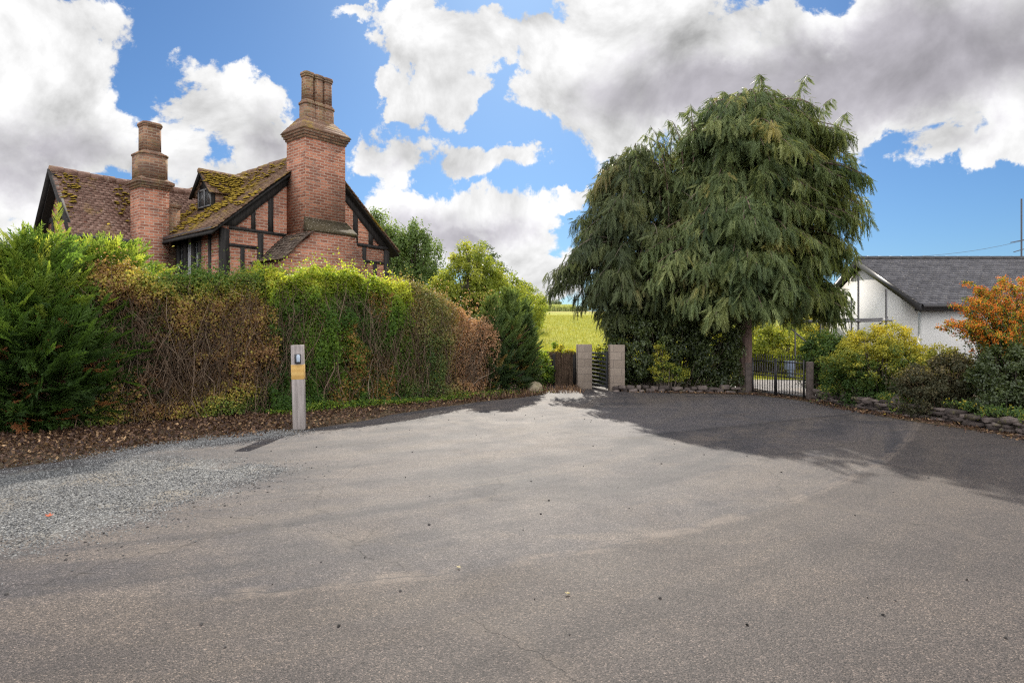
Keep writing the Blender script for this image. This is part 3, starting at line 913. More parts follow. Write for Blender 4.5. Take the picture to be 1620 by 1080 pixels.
def tiles(b, O, a, u, La, Lu, w=0.17, gauge=0.105, th=0.018, jit=0.010, sag=0.03, seed=1):
    """overlapping plain tiles laid in courses on the plane O + a*i + u*j."""
    r = np.random.default_rng(seed)
    O, a, u = np.array(O, float), unit(np.array(a, float)), unit(np.array(u, float))
    nr = np.cross(a, u)
    rows = int(Lu / gauge) + 1
    for j in range(rows):
        off = (w / 2 if j % 2 else 0) + r.uniform(-0.01, 0.01)
        x = -off
        while x < La:
            x0, x1 = max(0, x), min(La, x + w - 0.006)
            if x1 - x0 > 0.03:
                yb = j * gauge + r.normal(0, jit * 0.6)
                yt = min(yb + gauge * 1.6, Lu + 0.02)
                lift = r.uniform(0, jit) + th
                p = O + a * x0 + u * yb
                sg = -sag * math.sin(math.pi * min(1, max(0, x0 / La))) + sag * 1.2 * (vn(np.array([x0, yb, seed * 3.1]), 1.1, 5) - 0.5)
                bl, br_ = O + a * x0 + u * yb + nr * (lift + sg), O + a * x1 + u * yb + nr * (lift + sg + r.normal(0, jit * 0.3))
                tr, tl = O + a * x1 + u * yt + nr * sg, O + a * x0 + u * yt + nr * sg
                dn = nr * th
                b.hexa([bl - dn, br_ - dn, tr - dn, tl - dn, bl, br_, tr, tl], r.uniform(0, 1))
            x += w


SL, SR, RX, RZ = 0.857, 0.90, 2.8, 7.0           # roof pitch left / right, ridge
YB = 9.0
# walls
b = MB()
gable = [(0.02, 0), (5.48, 0), (5.48, 4.5), (RX, 6.85), (0.02, 4.5)]
b.prism(gable, 'y', 0.0, 0.25)
b.build('gable_wall', M['brick'], cot, uv=True)
b = MB()
b.box(0.02, 0.27, 0.25, 1.2, 0, 4.45)
b.box(0.02, 0.27, 3.2, YB, 0, 4.45)
b.box(0.02, 0.27, 1.2, 3.2, 0, 2.7)
b.box(5.23, 5.48, 0.25, YB, 0, 4.4)
b.prism([(0.27, 0), (5.23, 0), (5.23, 4.4), (RX, 6.6), (0.27, 4.4)], 'y', YB - 0.25, YB)
b.build('side_wall', M['brick'], cot, uv=True)
b = MB()
b.box(-2.2, 0.02, 3.45, 3.7, 0, 4.4)
b.box(-2.2, 0.02, 6.2, 6.45, 0, 4.4)
b.prism([(3.7, 0), (6.2, 0), (6.2, 4.4), (6.44, 4.5), (4.95, 6.1), (3.46, 4.5), (3.7, 4.4)], 'x', -2.2, -1.95)
b.build('wing_wall', M['brick'], cot, uv=True)


# timber frame, each member proud of the brick
def member(name, pts, proud=0.035, th=0.10, plane='y', jit=0.012):
    bb = MB()
    pp = []
    n = len(pts)
    for i in range(n):
        a_, b_ = pts[i], pts[(i + 1) % n]
        k = max(1, int(math.dist(a_, b_) / 0.3))
        for j in range(k):
            t = j / k
            q = (a_[0] + (b_[0] - a_[0]) * t, a_[1] + (b_[1] - a_[1]) * t)
            pp.append((q[0] + random.uniform(-jit, jit), q[1] + random.uniform(-jit, jit)) if j else q)
    bb.prism(pp, plane, -proud, th)
    return bb.build(name, M['timber'], cot)


member('corner_post', [(-0.03, 0), (0.18, 0), (0.18, 4.36), (-0.03, 4.40)], 0.045)
member('tie_beam', [(0.182, 4.38), (1.85, 4.36), (1.85, 4.44), (0.2, 4.46)], 0.042)
member('rail', [(0.182, 3.93), (0.975, 3.92), (0.975, 4.0), (0.182, 4.01)], 0.036)
member('stud', [(0.98, 0), (1.14, 0), (1.14, 4.355), (0.98, 4.36)], 0.040)
member('stud', [(0.50, 0), (0.61, 0), (0.61, 3.925), (0.50, 3.93)], 0.034)
member('stud', [(1.90, 4.2), (2.08, 4.2), (2.08, 6.12), (1.90, 6.03)], 0.044)
member('stud', [(1.29, 4.445), (1.44, 4.445), (1.44, 5.56), (1.29, 5.46)], 0.036)
member('stud', [(0.80, 4.455), (0.92, 4.455), (0.92, 5.12), (0.80, 5.04)], 0.034)
member('rafter', [(0.0, 4.47), (0.36, 4.47), (2.62, 6.48), (2.62, 6.80)], 0.046)
member('rafter', [(5.55, 4.42), (5.13, 4.47), (3.0, 6.42), (3.0, 6.78)], 0.046)
member('stud', [(4.12, 4.46), (4.28, 4.46), (4.28, 5.26), (4.12, 5.4)], 0.036)
member('stud', [(4.71, 4.455), (4.86, 4.455), (4.86, 4.78), (4.71, 4.9)], 0.034)
member('tie_beam', [(3.5, 4.37), (5.33, 4.34), (5.58, 4.40), (5.58, 4.45), (3.5, 4.455)], 0.042)
member('stud', [(4.47, 0), (4.61, 0), (4.61, 4.365), (4.47, 4.37)], 0.037)
member('rail', [(4.613, 3.88), (5.325, 3.87), (5.325, 3.95), (4.613, 3.96)], 0.033)
member('stud', [(4.90, 0), (5.01, 0), (5.01, 3.87), (4.90, 3.88)], 0.031)
member('corner_post', [(5.33, 0), (5.52, 0), (5.52, 4.335), (5.33, 4.34)], 0.044)
member('brace', [(3.90, 4.36), (4.03, 4.36), (4.32, 3.92), (4.70, 3.50), (4.60, 3.42), (4.2, 3.86)], 0.030)
# left side wall members (plane x): y spans
bb = MB()
bb.box(-0.02, 0.08, 0.62, 0.72, 0, 4.42)
bb.build('stud', M['timber'], cot)
bb = MB()
bb.box(-0.035, 0.09, 0.10, 3.45, 4.42, 4.52)
bb.build('wall_plate', M['timber'], cot)

# side window: dark oak frame, leaded lights, curtain behind
fr = MB()
fr.box(-0.02, 0.20, 1.20, 1.29, 2.7, 4.42)
fr.box(-0.02, 0.20, 3.11, 3.20, 2.7, 4.42)
fr.box(-0.02, 0.20, 1.29, 3.11, 4.33, 4.42)
fr.box(-0.05, 0.20, 1.29, 3.11, 2.7, 2.8)
for yy in (1.73, 2.2, 2.66):
    fr.box(0.0, 0.17, yy - 0.035, yy + 0.035, 2.8, 4.33)
win = fr.build('window', M['timber'], cot)
pn = MB()
pn.box(0.10, 0.112, 1.29, 3.11, 2.8, 4.33)
pn.build('pane', M['glass'], win)
gl = MB()
for i in range(1, 16):
    yy = 1.29 + 1.82 * i / 16
    gl.box(0.088, 0.099, yy - 0.006, yy + 0.006, 2.8, 4.33)
for i in range(1, 10):
    zz = 2.8 + 1.53 * i / 10
    gl.box(0.086, 0.097, 1.29, 3.11, zz - 0.006, zz + 0.006)
gl.build('leading', M['lead'], win)
cu = MB()
for i in range(9):
    cu.box(0.075 + 0.004 * (i % 2), 0.082 + 0.004 * (i % 2), 1.80 + i * 0.036, 1.835 + i * 0.036, 2.8, 4.32)
cu.build('curtain', M['curtain'], win)
# narrow wing window + downpipe
fr = MB()
fr.box(-1.22, -1.16, 3.40, 3.50, 2.9, 4.25)
fr.box(-0.97, -0.91, 3.40, 3.50, 2.9, 4.25)
fr.box(-1.16, -0.97, 3.40, 3.50, 4.18, 4.25)
fr.box(-1.16, -0.97, 3.40, 3.50, 2.9, 2.97)
w2 = fr.build('window', M['timber'], cot)
pn = MB()
pn.box(-1.16, -0.97, 3.43, 3.44, 2.97, 4.18)
pn.build('pane', M['glass'], w2)
dp = MB()
dp.tubes([[(-1.05, 3.33, 0.0), (-1.05, 3.33, 3.9), (-1.02, 3.30, 4.05), (-0.98, 3.24, 4.2)]], [[0.04] * 4], 8)
dp.build('downpipe', M['lead'], cot, smooth=True)
# gutters
gt = MB()
for (p, q) in (((-0.30, -0.15, 4.33), (-0.30, 3.25, 4.33)), ((-2.35, 3.22, 4.22), (-0.1, 3.22, 4.22))):
    gt.tubes([[p, tuple((np.array(p) + np.array(q)) / 2), q]], [[0.055] * 3], 8)
gt.build('gutter', M['board_dark'], cot, smooth=True)

# main roof
b = MB()
cl = math.hypot(1, SL)
x_e = -0.36
tiles(b, (x_e, YB + 0.2, 4.62 + SL * x_e), (0, -1, 0), (1, 0, SL), YB + 0.45, (RX - x_e) * cl, seed=2)
cr_ = math.hypot(1, SR)
tiles(b, (5.8, -0.25, RZ - SR * (5.8 - RX)), (0, 1, 0), (-1, 0, SR), YB + 0.45, (5.8 - RX) * cr_, seed=3)
roof = b.build('roof', M['tile_main'], cot, uv=True)
b = MB()
for i in range(28):
    y0 = -0.27 + i * 0.34
    b.ngon(0, 0, 0, 0.33, 0.115, 0.125, 10)
    P = b.V[-1]
    b.V[-1] = np.stack([P[:, 0] + RX + random.uniform(-.012, .012), P[:, 2] + y0, P[:, 1] + RZ - 0.03 - 0.05 * math.sin(math.pi * min(1, i / 27)) + random.uniform(-.012, .012)], 1)
    b.F[-3:] = [f[:, ::-1] for f in b.F[-3:]]
b.build('ridge_tiles', M['tile_main'], roof)
# underside boards + verge
b = MB()
b.prism([(x_e, 4.62 + SL * x_e - 0.14), (RX, RZ - 0.15), (5.8, RZ - SR * 3 - 0.14), (5.8, RZ - SR * 3 - 0.07), (RX, RZ - 0.075), (x_e, 4.62 + SL * x_e - 0.07)], 'y', -0.2, YB + 0.15)
b.build('roof_boarding', M['timber'], roof)


# moss cushions on the main slope and dormer
def cushions(plane, n, seed, zone):
    r = np.random.default_rng(seed)
    bb = MB()
    for _ in range(n):
        i, j = zone(r)
        if vn(np.array([i * 1.3, j * 1.3, seed]), 1.0, 4) < 0.52:
            continue
        p = plane(i, j)
        s_ = r.uniform(0.02, 0.075)
        k = 7
        a_ = np.arange(k) * 2 * math.pi / k
        rr = s_ * r.uniform(0.7, 1.3, k)
        ring = np.stack([rr * np.cos(a_), rr * 1.5 * np.sin(a_), np.zeros(k)], 1)
        ring2 = ring * 0.6 + np.array((0, 0, s_ * 0.45))
        V = np.concatenate([ring, ring2, [[0, 0, s_ * 0.6]]]) + p
        Fq = [(q, (q + 1) % k, k + (q + 1) % k, k + q) for q in range(k)]
        bb.add(V, Fq, r.random())
        bb.F.append(np.array([(k + q, k + (q + 1) % k, 2 * k) for q in range(k)]) + bb.n - len(V))
        bb.A.append(np.full(k, 0.5))
    return bb


mo = cushions(lambda i, j: np.array((j, i, 4.62 + SL * j + 0.03)), 1100, 5, lambda r: (r.uniform(-0.2, 6.0), r.triangular(-0.3, 0.3, 2.8))).build('moss_cushions', M['moss_cushion'], roof, smooth=True)
mo['kind'] = 'stuff'

# wing roof
WS = 1.16
b = MB()
wl = math.hypot(1, WS)
tiles(b, (-2.45, 3.2, 6.24 - WS * 1.75), (1, 0, 0), (0, 1, WS), 4.5, 1.75 * wl, seed=5, sag=0.05)
tiles(b, (2.05, 6.7, 6.24 - WS * 1.75), (-1, 0, 0), (0, -1, WS), 4.5, 1.75 * wl, seed=6)
wroof = b.build('wing_roof', M['tile_wing'], cot, uv=True)
b = MB()
for i in range(13):
    x0 = -2.47 + i * 0.33
    b.ngon(0, 0, 0, 0.32, 0.11, 0.12, 10)
    P = b.V[-1]
    b.V[-1] = np.stack([P[:, 2] + x0, P[:, 0] + 4.95, P[:, 1] + 6.23 - 0.04 * math.sin(math.pi * i / 13) + random.uniform(-.01, .01)], 1)
b.build('ridge_tiles', M['tile_wing'], wroof)
b = MB()
b.prism([(3.2, 4.03), (4.95, 6.06), (6.7, 4.03), (6.7, 4.10), (4.95, 6.13), (3.2, 4.10)], 'x', -2.4, 0.0)
b.build('roof_boarding', M['timber'], wroof)
b = MB()
b.bar((-2.44, 3.12, 4.10), (-2.44, 4.95, 6.22), 0.04, 0.16, (1, 0, 0))
b.bar((-2.43, 6.78, 4.10), (-2.43, 4.95, 6.22), 0.04, 0.16, (1, 0, 0))
b.build('barge_board', M['timber'], cot)
for nm, bx in (('tie_beam', (3.95, 5.95, 4.85, 5.0)), ('stud', (4.87, 5.03, 5.0, 5.95)), ('stud', (4.2, 4.32, 4.0, 4.85)), ('stud', (5.5, 5.62, 4.0, 4.85))):
    bb = MB()
    bb.box(-2.24, -2.1, *bx)
    bb.build(nm, M['timber'], cot)
mo = cushions(lambda i, j: np.array((i, 3.2 + j, 6.24 - WS * 1.75 + WS * j + 0.03)), 260, 15, lambda r: (r.uniform(-2.4, -0.6), r.triangular(0.0, 1.6, 1.7))).build('moss_cushions', M['moss_cushion'], wroof, smooth=True)
mo['kind'] = 'stuff'

# dormer
DX, DY, DW = 0.80, 2.63, 0.50
fr = MB()
fr.prism([(DY - DW, 5.22), (DY + DW, 5.22), (DY + DW, 5.80), (DY, 6.36), (DY - DW, 5.80)], 'x', DX, DX + 0.06)
dorm = fr.build('dormer', M['timber'], cot)
bb = MB()
for sy in (DY - DW, DY + DW - 0.08):
    bb.prism([(DX + 0.06, 5.25), (1.5, 5.83), (DX + 0.06, 5.83)], 'y', sy, sy + 0.08)
bb.build('cheek', M['brick_old'], dorm, uv=True)
bb = MB()
bb.box(DX - 0.02, DX - 0.005, DY - 0.36, DY - 0.03, 5.40, 5.85)
bb.box(DX - 0.02, DX - 0.005, DY + 0.03, DY + 0.36, 5.40, 5.85)
bb.build('pane', M['glass'], dorm)
bb = MB()
for (y0, y1, z0, z1) in ((DY - 0.40, DY - 0.36, 5.36, 5.9), (DY + 0.36, DY + 0.40, 5.36, 5.9), (DY - 0.03, DY + 0.03, 5.36, 5.9), (DY - 0.36, DY - 0.03, 5.36, 5.40), (DY + 0.03, DY + 0.36, 5.36, 5.40), (DY - 0.36, DY - 0.03, 5.85, 5.9), (DY + 0.03, DY + 0.36, 5.85, 5.9)):
    bb.box(DX - 0.04, DX - 0.002, y0, y1, z0, z1)
for q in range(1, 4):
    bb.box(DX - 0.026, DX - 0.021, DY - 0.36 + 0.083 * q - 0.006, DY - 0.36 + 0.083 * q + 0.006, 5.4, 5.85)
    bb.box(DX - 0.026, DX - 0.021, DY + 0.03 + 0.083 * q - 0.006, DY + 0.03 + 0.083 * q + 0.006, 5.4, 5.85)
bb.build('window_frame', M['lead'], dorm)
bb = MB()
ds = 0.60 / 0.52
tiles(bb, (DX - 0.18, DY - 0.62, 6.42 - 0.62 * ds), (1, 0, 0), (0, 1, ds), 1.5, 0.62 * math.hypot(1, ds), seed=8, sag=0.01)
tiles(bb, (DX + 1.32, DY + 0.62, 6.42 - 0.62 * ds), (-1, 0, 0), (0, -1, ds), 1.5, 0.62 * math.hypot(1, ds), seed=9, sag=0.01)
for i in range(5):
    bb.ngon(0, 0, 0, 0.30, 0.085, 0.09, 8)
    P = bb.V[-1]
    bb.V[-1] = np.stack([P[:, 2] + DX - 0.2 + i * 0.31, P[:, 0] + DY, P[:, 1] + 6.41], 1)
droof = bb.build('dormer_roof', M['tile_main'], dorm, uv=True)
bb = MB()
bb.bar((DX - 0.15, DY - 0.64, 5.66), (DX - 0.15, DY, 6.38), 0.03, 0.10, (1, 0, 0))
bb.bar((DX - 0.145, DY + 0.64, 5.66), (DX - 0.145, DY, 6.38), 0.03, 0.10, (1, 0, 0))
bb.build('barge_board', M['timber'], dorm)
mo = cushions(lambda i, j: np.array((i, DY - 0.62 + j, 6.42 - 0.62 * ds + ds * j + 0.03)), 420, 25, lambda r: (r.uniform(DX - 0.15, DX + 1.1), r.uniform(0.0, 0.6))).build('moss_cushions', M['moss_cushion'], dorm, smooth=True)
mo['kind'] = 'stuff'

# great chimney on the gable
b = MB()
b.prism([(0.99, 0), (3.72, 0), (3.72, 3.45), (3.32, 4.2), (3.30, 4.40), (1.80, 4.40), (1.80, 4.22), (1.45, 3.98), (0.99, 3.52)], 'y', -1.25, -0.002)
br_ = b.build('chimney_breast', M['brick'], cot, uv=True)
b = MB()
b.box(1.86, 3.17, -0.92, -0.004, 4.4, 7.02)
stack = b.build('chimney_stack', M['brick'], cot, uv=True)
b = MB()
for k, (e, z0, z1) in enumerate(((0.03, 7.02, 7.09), (0.065, 7.09, 7.16), (0.10, 7.16, 7.23))):
    b.box(1.86 - e, 3.17 + e, -0.92 - e, 0.0 + e, z0, z1)
b.build('cornice', M['brick_old'], stack, uv=True)
b = MB()       # tiled weathering above the cornice
cx0, cx1, cy0, cy1 = 1.73, 3.30, -1.05, 0.13
tx0, tx1, ty0, ty1 = 2.02, 3.0, -0.66, -0.26
for i in range(5):
    f0, f1 = i / 5, (i + 1.25) / 5
    L = lambda p, q, f: p + (q - p) * min(1, f)
    zz0, zz1 = 7.23 + 0.42 * f0, 7.23 + 0.42 * min(1, f1)
    X0, X1, Y0, Y1 = L(cx0, tx0, f0), L(cx1, tx1, f0), L(cy0, ty0, f0), L(cy1, ty1, f0)
    x0, x1, y0, y1 = L(cx0, tx0, f1), L(cx1, tx1, f1), L(cy0, ty0, f1), L(cy1, ty1, f1)
    b.hexa([(X0, Y0, zz0), (X1, Y0, zz0), (X1, Y1, zz0), (X0, Y1, zz0), (x0, y0, zz1 + .02), (x1, y0, zz1 + .02), (x1, y1, zz1 + .02), (x0, y1, zz1 + .02)], random.random())
b.build('weathering', M['tile_main'], stack)
for i, fx in enumerate((2.23, 2.54, 2.84)):
    b = MB()
    b.cham(fx, -0.46, 8.17, 8.84, 0.135, 0.13)
    fl = b.build('flue', M['brick_old'], cot, uv=True)
    b = MB()
    b.cham(fx, -0.46, 7.45, 8.06, 0.18, 0.178)
    b.cham(fx, -0.46, 8.06, 8.12, 0.20, 0.195)
    b.cham(fx, -0.46, 8.12, 8.20, 0.18, 0.138)
    b.build('flue_base', M['brick_old'], fl, uv=True)
    b = MB()
    b.cham(fx, -0.46, 8.84, 8.90, 0.148, 0.15)
    b.cham(fx, -0.46, 8.90, 8.97, 0.165, 0.155)
    b.build('flue_cap', M['brick_old'], fl, uv=True)
# mossy front ledge and the tiled shoulder
b = MB()
b.hexa([(1.78, -1.30, 4.40), (3.34, -1.30, 4.40), (3.30, -0.90, 4.42), (1.82, -0.90, 4.42), (1.80, -1.28, 4.48), (3.32, -1.28, 4.48), (3.22, -0.90, 4.84), (1.84, -0.90, 4.84)])
b.build('ledge', M['moss'], br_)
b = MB()
pts = [(1.88, 4.40), (1.68, 4.25), (1.42, 4.02), (1.18, 3.76), (0.98, 3.58), (0.78, 3.52)]
for i in range(len(pts) - 1):
    for j in range(3):
        t0, t1 = j / 3, (j + 1.45) / 3
        p = np.array(pts[i]) + (np.array(pts[i + 1]) - np.array(pts[i])) * t0
        q = np.array(pts[i]) + (np.array(pts[i + 1]) - np.array(pts[i])) * t1
        for k in range(7):
            y0 = -1.34 + k * 0.19
            e = random.uniform(0, 0.02)
            b.hexa([(q[0], y0, q[1] + .02 + e), (q[0], y0 + .185, q[1] + .02 + e), (p[0], y0 + .185, p[1]), (p[0], y0, p[1]),
                    (q[0], y0, q[1] + .045 + e), (q[0], y0 + .185, q[1] + .045 + e), (p[0], y0 + .185, p[1] + .025), (p[0], y0, p[1] + .025)], random.random())
b.build('tiled_shoulder', M['tile_dark'], br_)

# wing chimney
b = MB()
b.box(-0.93, -0.17, 2.75, 3.449, 0, 5.70)
c2 = b.build('chimney_stack', M['brick'], cot, uv=True)
b = MB()
for e, z0, z1 in ((0.03, 5.70, 5.76), (0.07, 5.76, 5.83), (0.11, 5.83, 5.90)):
    b.box(-0.93 - e, -0.17 + e, 2.75 - e, 3.449 + e, z0, z1)
b.hexa([(-1.05, 2.63, 5.90), (-0.05, 2.63, 5.90), (-0.05, 3.56, 5.90), (-1.05, 3.56, 5.90), (-0.88, 2.80, 6.02), (-0.22, 2.80, 6.02), (-0.22, 3.40, 6.02), (-0.88, 3.40, 6.02)])
b.build('cornice', M['brick_old'], c2, uv=True)
b = MB()
for q in ((5.98, 6.64, 0.375, 0.375), (6.64, 6.69, 0.395, 0.395), (6.69, 6.78, 0.375, 0.25), (6.78, 7.46, 0.24, 0.237), (7.46, 7.51, 0.255, 0.258), (7.51, 7.58, 0.275, 0.26)):
    b.cham(-0.55, 3.10, *q)
b.build('flue', M['brick_old'], c2, uv=True)
b = MB()
b.box(-0.165, 0.22, 2.95, 3.40, 0, 5.28)
b.box(-0.16, 0.25, 2.92, 3.43, 5.28, 5.40)
b.build('pier', M['brick_old'], cot, uv=True)

# ================================================================== BUNGALOW
bun = thing('bungalow', 'white rendered bungalow with grey tiled roof beyond the right-hand shrubs', 'house', (13.8, 22.0, -0.12))
b = MB()
BP = 0.486
b.box(0.0, 12.0, 0.0, 0.25, -0.1, 2.72)
b.prism([(0.25, -0.1), (7.4, -0.1), (7.4, 2.72), (3.7, 4.50), (0.25, 2.83)], 'x', 0.0, 0.25)
b.box(0.25, 12.0, 7.15, 7.4, -0.1, 2.72)
b.prism([(0.25, -0.1), (7.15, -0.1), (7.15, 2.72), (3.7, 4.45), (0.25, 2.72)], 'x', 11.75, 12.0)
b.build('wall', M['render'], bun)
b = MB()
bl = math.hypot(1, BP)
z_e = 2.92 - 0.30 * BP
tiles(b, (-0.30, -0.36, z_e - 0.03), (1, 0, 0), (0, 1, BP), 12.6, 4.06 * bl, w=0.30, gauge=0.20, th=0.02, jit=0.004, sag=0.0, seed=31)
tiles(b, (12.3, 7.76, z_e - 0.03), (-1, 0, 0), (0, -1, BP), 12.6, 4.06 * bl, w=0.30, gauge=0.20, th=0.02, jit=0.004, sag=0.0, seed=32)
br2 = b.build('roof', M['slate'], bun)
b = MB()
for i in range(29):
    x0 = -0.31 + i * 0.44
    b.ngon(0, 0, 0, 0.435, 0.12, 0.125, 10)
    P = b.V[-1]
    b.V[-1] = np.stack([P[:, 2] + x0, P[:, 0] + 3.7, P[:, 1] * 0.8 + z_e + 4.06 * BP - 0.02], 1)
b.build('ridge_tiles', M['board_dark'], br2)
b = MB()
top = z_e + 4.06 * BP - 0.05
b.prism([(-0.36, z_e - 0.30), (3.7, top - 0.26), (3.7, top), (-0.36, z_e - 0.04)], 'x', -0.29, -0.25)
b.prism([(7.76, z_e - 0.30), (3.7, top - 0.26), (3.7, top), (7.76, z_e - 0.04)], 'x', -0.288, -0.252)
b.build('barge_board', M['board_dark'], bun)
b = MB()
b.box(-0.248, 12.2, -0.34, -0.31, z_e - 0.24, z_e - 0.05)
b.box(-0.248, 12.2, -0.31, 0.0, z_e - 0.24, z_e - 0.22)
b.box(-0.25, 0.0, 0.0, 0.02, z_e - 0.24, z_e - 0.05)
b.build('fascia', M['board_dark'], bun)
b = MB()
b.tubes([[(-0.24, -0.40, z_e - 0.09), (6, -0.40, z_e - 0.09), (12.2, -0.40, z_e - 0.09)]], [[0.06] * 3], 8)
b.build('gutter', M['board_dark'], bun, smooth=True)

# TV aerial above the ridge
ax, ay = at(1616, 25.7)
ae = thing('television_aerial', 'tall thin aerial mast with two short crossbars above the bungalow ridge', 'aerial', (ax, ay, 4.5))
b = MB()
b.tubes([[(0, 0, 0), (0, 0, 1.2), (0, 0, 2.45)]], [[0.03] * 3], 6)
b.build('mast', M['aerial'], ae)
for zz, l in ((0.82, 0.5), (0.45, 0.38)):
    b = MB()
    b.tubes([[(-l, -0.1, zz - 0.10), (0, 0, zz), (l, 0.1, zz + 0.1)]], [[0.018] * 3], 5)
    b.build('crossbar', M['aerial'], ae)
p0, p1 = np.array(at(1370, 60, 405)), np.array(at(1690, 60, 360))
b = MB()
t = np.linspace(0, 1, 16)[:, None]
b.tubes([p0 + (p1 - p0) * t + np.array((0, 0, -0.9)) * (4 * t * (1 - t))], [np.full(16, 0.014)], 4)
o = b.build('overhead_cable', M['aerial'])
tag(o, 'thin overhead cable crossing the sky above the bungalow roof', 'cable')

# scaffolding tubes in front of the bungalow gable
S0 = np.array((*at(1357, 21.0), 0.0))
sca = thing('scaffolding', 'grey steel scaffolding tubes standing against the white bungalow gable', 'scaffolding', S0)


def pole(px, Y, py0, py1):
    b = MB()
    a = np.array(at(px, Y, py0))
    c = np.array(at(px, Y, py1))
    if py1 > 570:
        c[2] = -0.02
    b.tubes([[a, (a + c) / 2, c]], [[0.030] * 3], 8)
    b.build('pole', M['steel'], sca, smooth=True, origin=S0)


def rail(p, q):
    b = MB()
    a, c = np.array(p), np.array(q)
    b.tubes([[a, (a + c) / 2, c]], [[0.030] * 3], 8)
    b.build('rail', M['steel'], sca, smooth=True, origin=S0)


pole(1402, 20.6, 457, 600)
pole(1358, 20.6, 432, 600)
pole(1347, 23.2, 470, 600)
pole(1302, 23.2, 495, 600)
pole(1298, 20.6, 495, 600)
pole(1258, 24.0, 500, 600)
rail(at(1252, 20.5, 510), at(1411, 20.5, 507))
rail(at(1300, 20.75, 507), at(1396, 20.65, 504))
rail(at(1262, 23.3, 508), at(1352, 23.3, 504))
rail(at(1392, 20.3, 512), at(1404, 23.6, 502))
rail(at(1248, 24.1, 517), at(1285, 24.1, 549))
for px, Y, py in ((1402, 20.52, 507), (1358, 20.52, 508), (1298, 20.52, 509), (1347, 23.2, 505)):
    p = np.array(at(px, Y, py)) - S0
    b = MB()
    b.box(p[0] - .045, p[0] + .045, p[1] - .05, p[1] + .05, p[2] - .05, p[2] + .05)
    b.build('coupler', M['steel'], sca)

# ================================================================== ENTRANCE: pillars, gates, fences, walls, post
pl = at(924, 19.6)
b = MB()
b.box(-0.215, 0.215, -0.215, 0.215, -0.03, 1.325)
o = b.build('gate_pillar', M['block'], uv=True, soft=0.012)
o.location = (pl[0], pl[1], 0)
tag(o, 'free-standing concrete block pillar left of the slatted gate, in sunlight', 'gate pillar', 'block pillars at the gate')
pr = at(968.5, 18.9)
b = MB()
b.box(-0.09, 0.33, -0.225, 0.225, -0.03, 1.325)
o = b.build('gate_pillar', M['block'], uv=True, soft=0.012)
o.location = (pr[0], pr[1], 0)
tag(o, 'concrete block pillar right of the slatted gate, half hidden by shrubs', 'gate pillar', 'block pillars at the gate')
# slatted gate, standing open between the pillars
g0 = np.array((pr[0] - 0.13, pr[1] + 0.1, 0.0))
g1 = np.array((2.42, 20.75, 0.0))
gt_ = thing('slatted_gate', 'dark horizontal slatted gate standing open between two block pillars', 'gate', g0, math.atan2(g1[1] - g0[1], g1[0] - g0[0]) - math.pi / 2)
GL = float(np.linalg.norm(g1 - g0))
for yy in (0.0, GL - 0.07):
    b = MB()
    b.box(-0.025, 0.025, yy, yy + 0.07, 0.05, 1.13)
    b.build('stile', M['slat'], gt_, soft=0.004)
for k in range(9):
    b = MB()
    b.box(-0.018, 0.018, 0.07, GL - 0.07, 0.07 + k * 0.118, 0.07 + k * 0.118 + 0.062)
    b.build('slat', M['slat'], gt_)

# brushwood fence beyond the pillar
fx0, fx1 = at(845, 21.2)[0], at(914, 20.2)[0]
fen = thing('brushwood_fence', 'brown brushwood fence panels left of the block pillar, overgrown on top', 'fence', (fx0, 21.3, 0), math.atan2(-0.9, fx1 - fx0))
b = MB()
FL = math.hypot(fx1 - fx0, 0.9)
n = 620
P0 = np.stack([RNG.uniform(0, FL, n), RNG.normal(0, 0.025, n), np.full(n, -0.03)], 1)
P2 = P0 + np.stack([RNG.normal(0, 0.03, n), RNG.normal(0, 0.02, n), RNG.uniform(0.80, 1.12, n)], 1)
b.tubes(np.stack([P0, (P0 + P2) / 2 + RNG.normal(0, 0.012, (n, 3)), P2], 1), np.stack([RNG.uniform(.006, .013, n)] * 3, 1), 4, RNG.uniform(0, 1, n))
b.build('panel', M['brush'], fen)
for xx in (0.0, FL * 0.5, FL - 0.05):
    b = MB()
    b.box(xx - 0.04, xx + 0.04, -0.10, -0.03, -0.03, 1.0)
    b.build('post', M['timber'], fen)

# iron driveway gate
ga, gb = np.array((*at(1189, 18.1), 0.0)), np.array((*at(1274, 16.35), 0.0))
gd = thing('iron_gate', 'low black iron railing double gate between stone posts under the big tree', 'gate', ga, math.atan2(gb[1] - ga[1], gb[0] - ga[0]))
GL = float(np.linalg.norm(gb - ga))
for (x0, x1) in ((0.03, GL * 0.47), (GL * 0.475, GL - 0.03)):
    b = MB()
    for xx in (x0, x1 - 0.035):
        b.box(xx, xx + 0.035, -0.018, 0.018, 0.03, 0.98)
    for zz in (0.07, 0.52, 0.62, 0.90):
        b.box(x0 + 0.035, x1 - 0.035, -0.014, 0.014, zz - 0.014, zz + 0.014)
    lf = b.build('gate_leaf', M['iron'], gd)
    b = MB()
    k = int((x1 - x0) / 0.095)
    for i in range(1, k):
        xx = x0 + 0.0175 + (x1 - x0 - 0.035) * i / k
        b.box(xx - 0.007, xx + 0.007, -0.0075, 0.0075, 0.06, 1.02)
        b.hexa([(xx - .016, -.008, 1.02), (xx + .016, -.008, 1.02), (xx + .016, .008, 1.02), (xx - .016, .008, 1.02),
                (xx - .002, -.002, 1.10), (xx + .002, -.002, 1.10), (xx + .002, .002, 1.10), (xx - .002, .002, 1.10)])
    b.build('bars', M['iron'], lf)
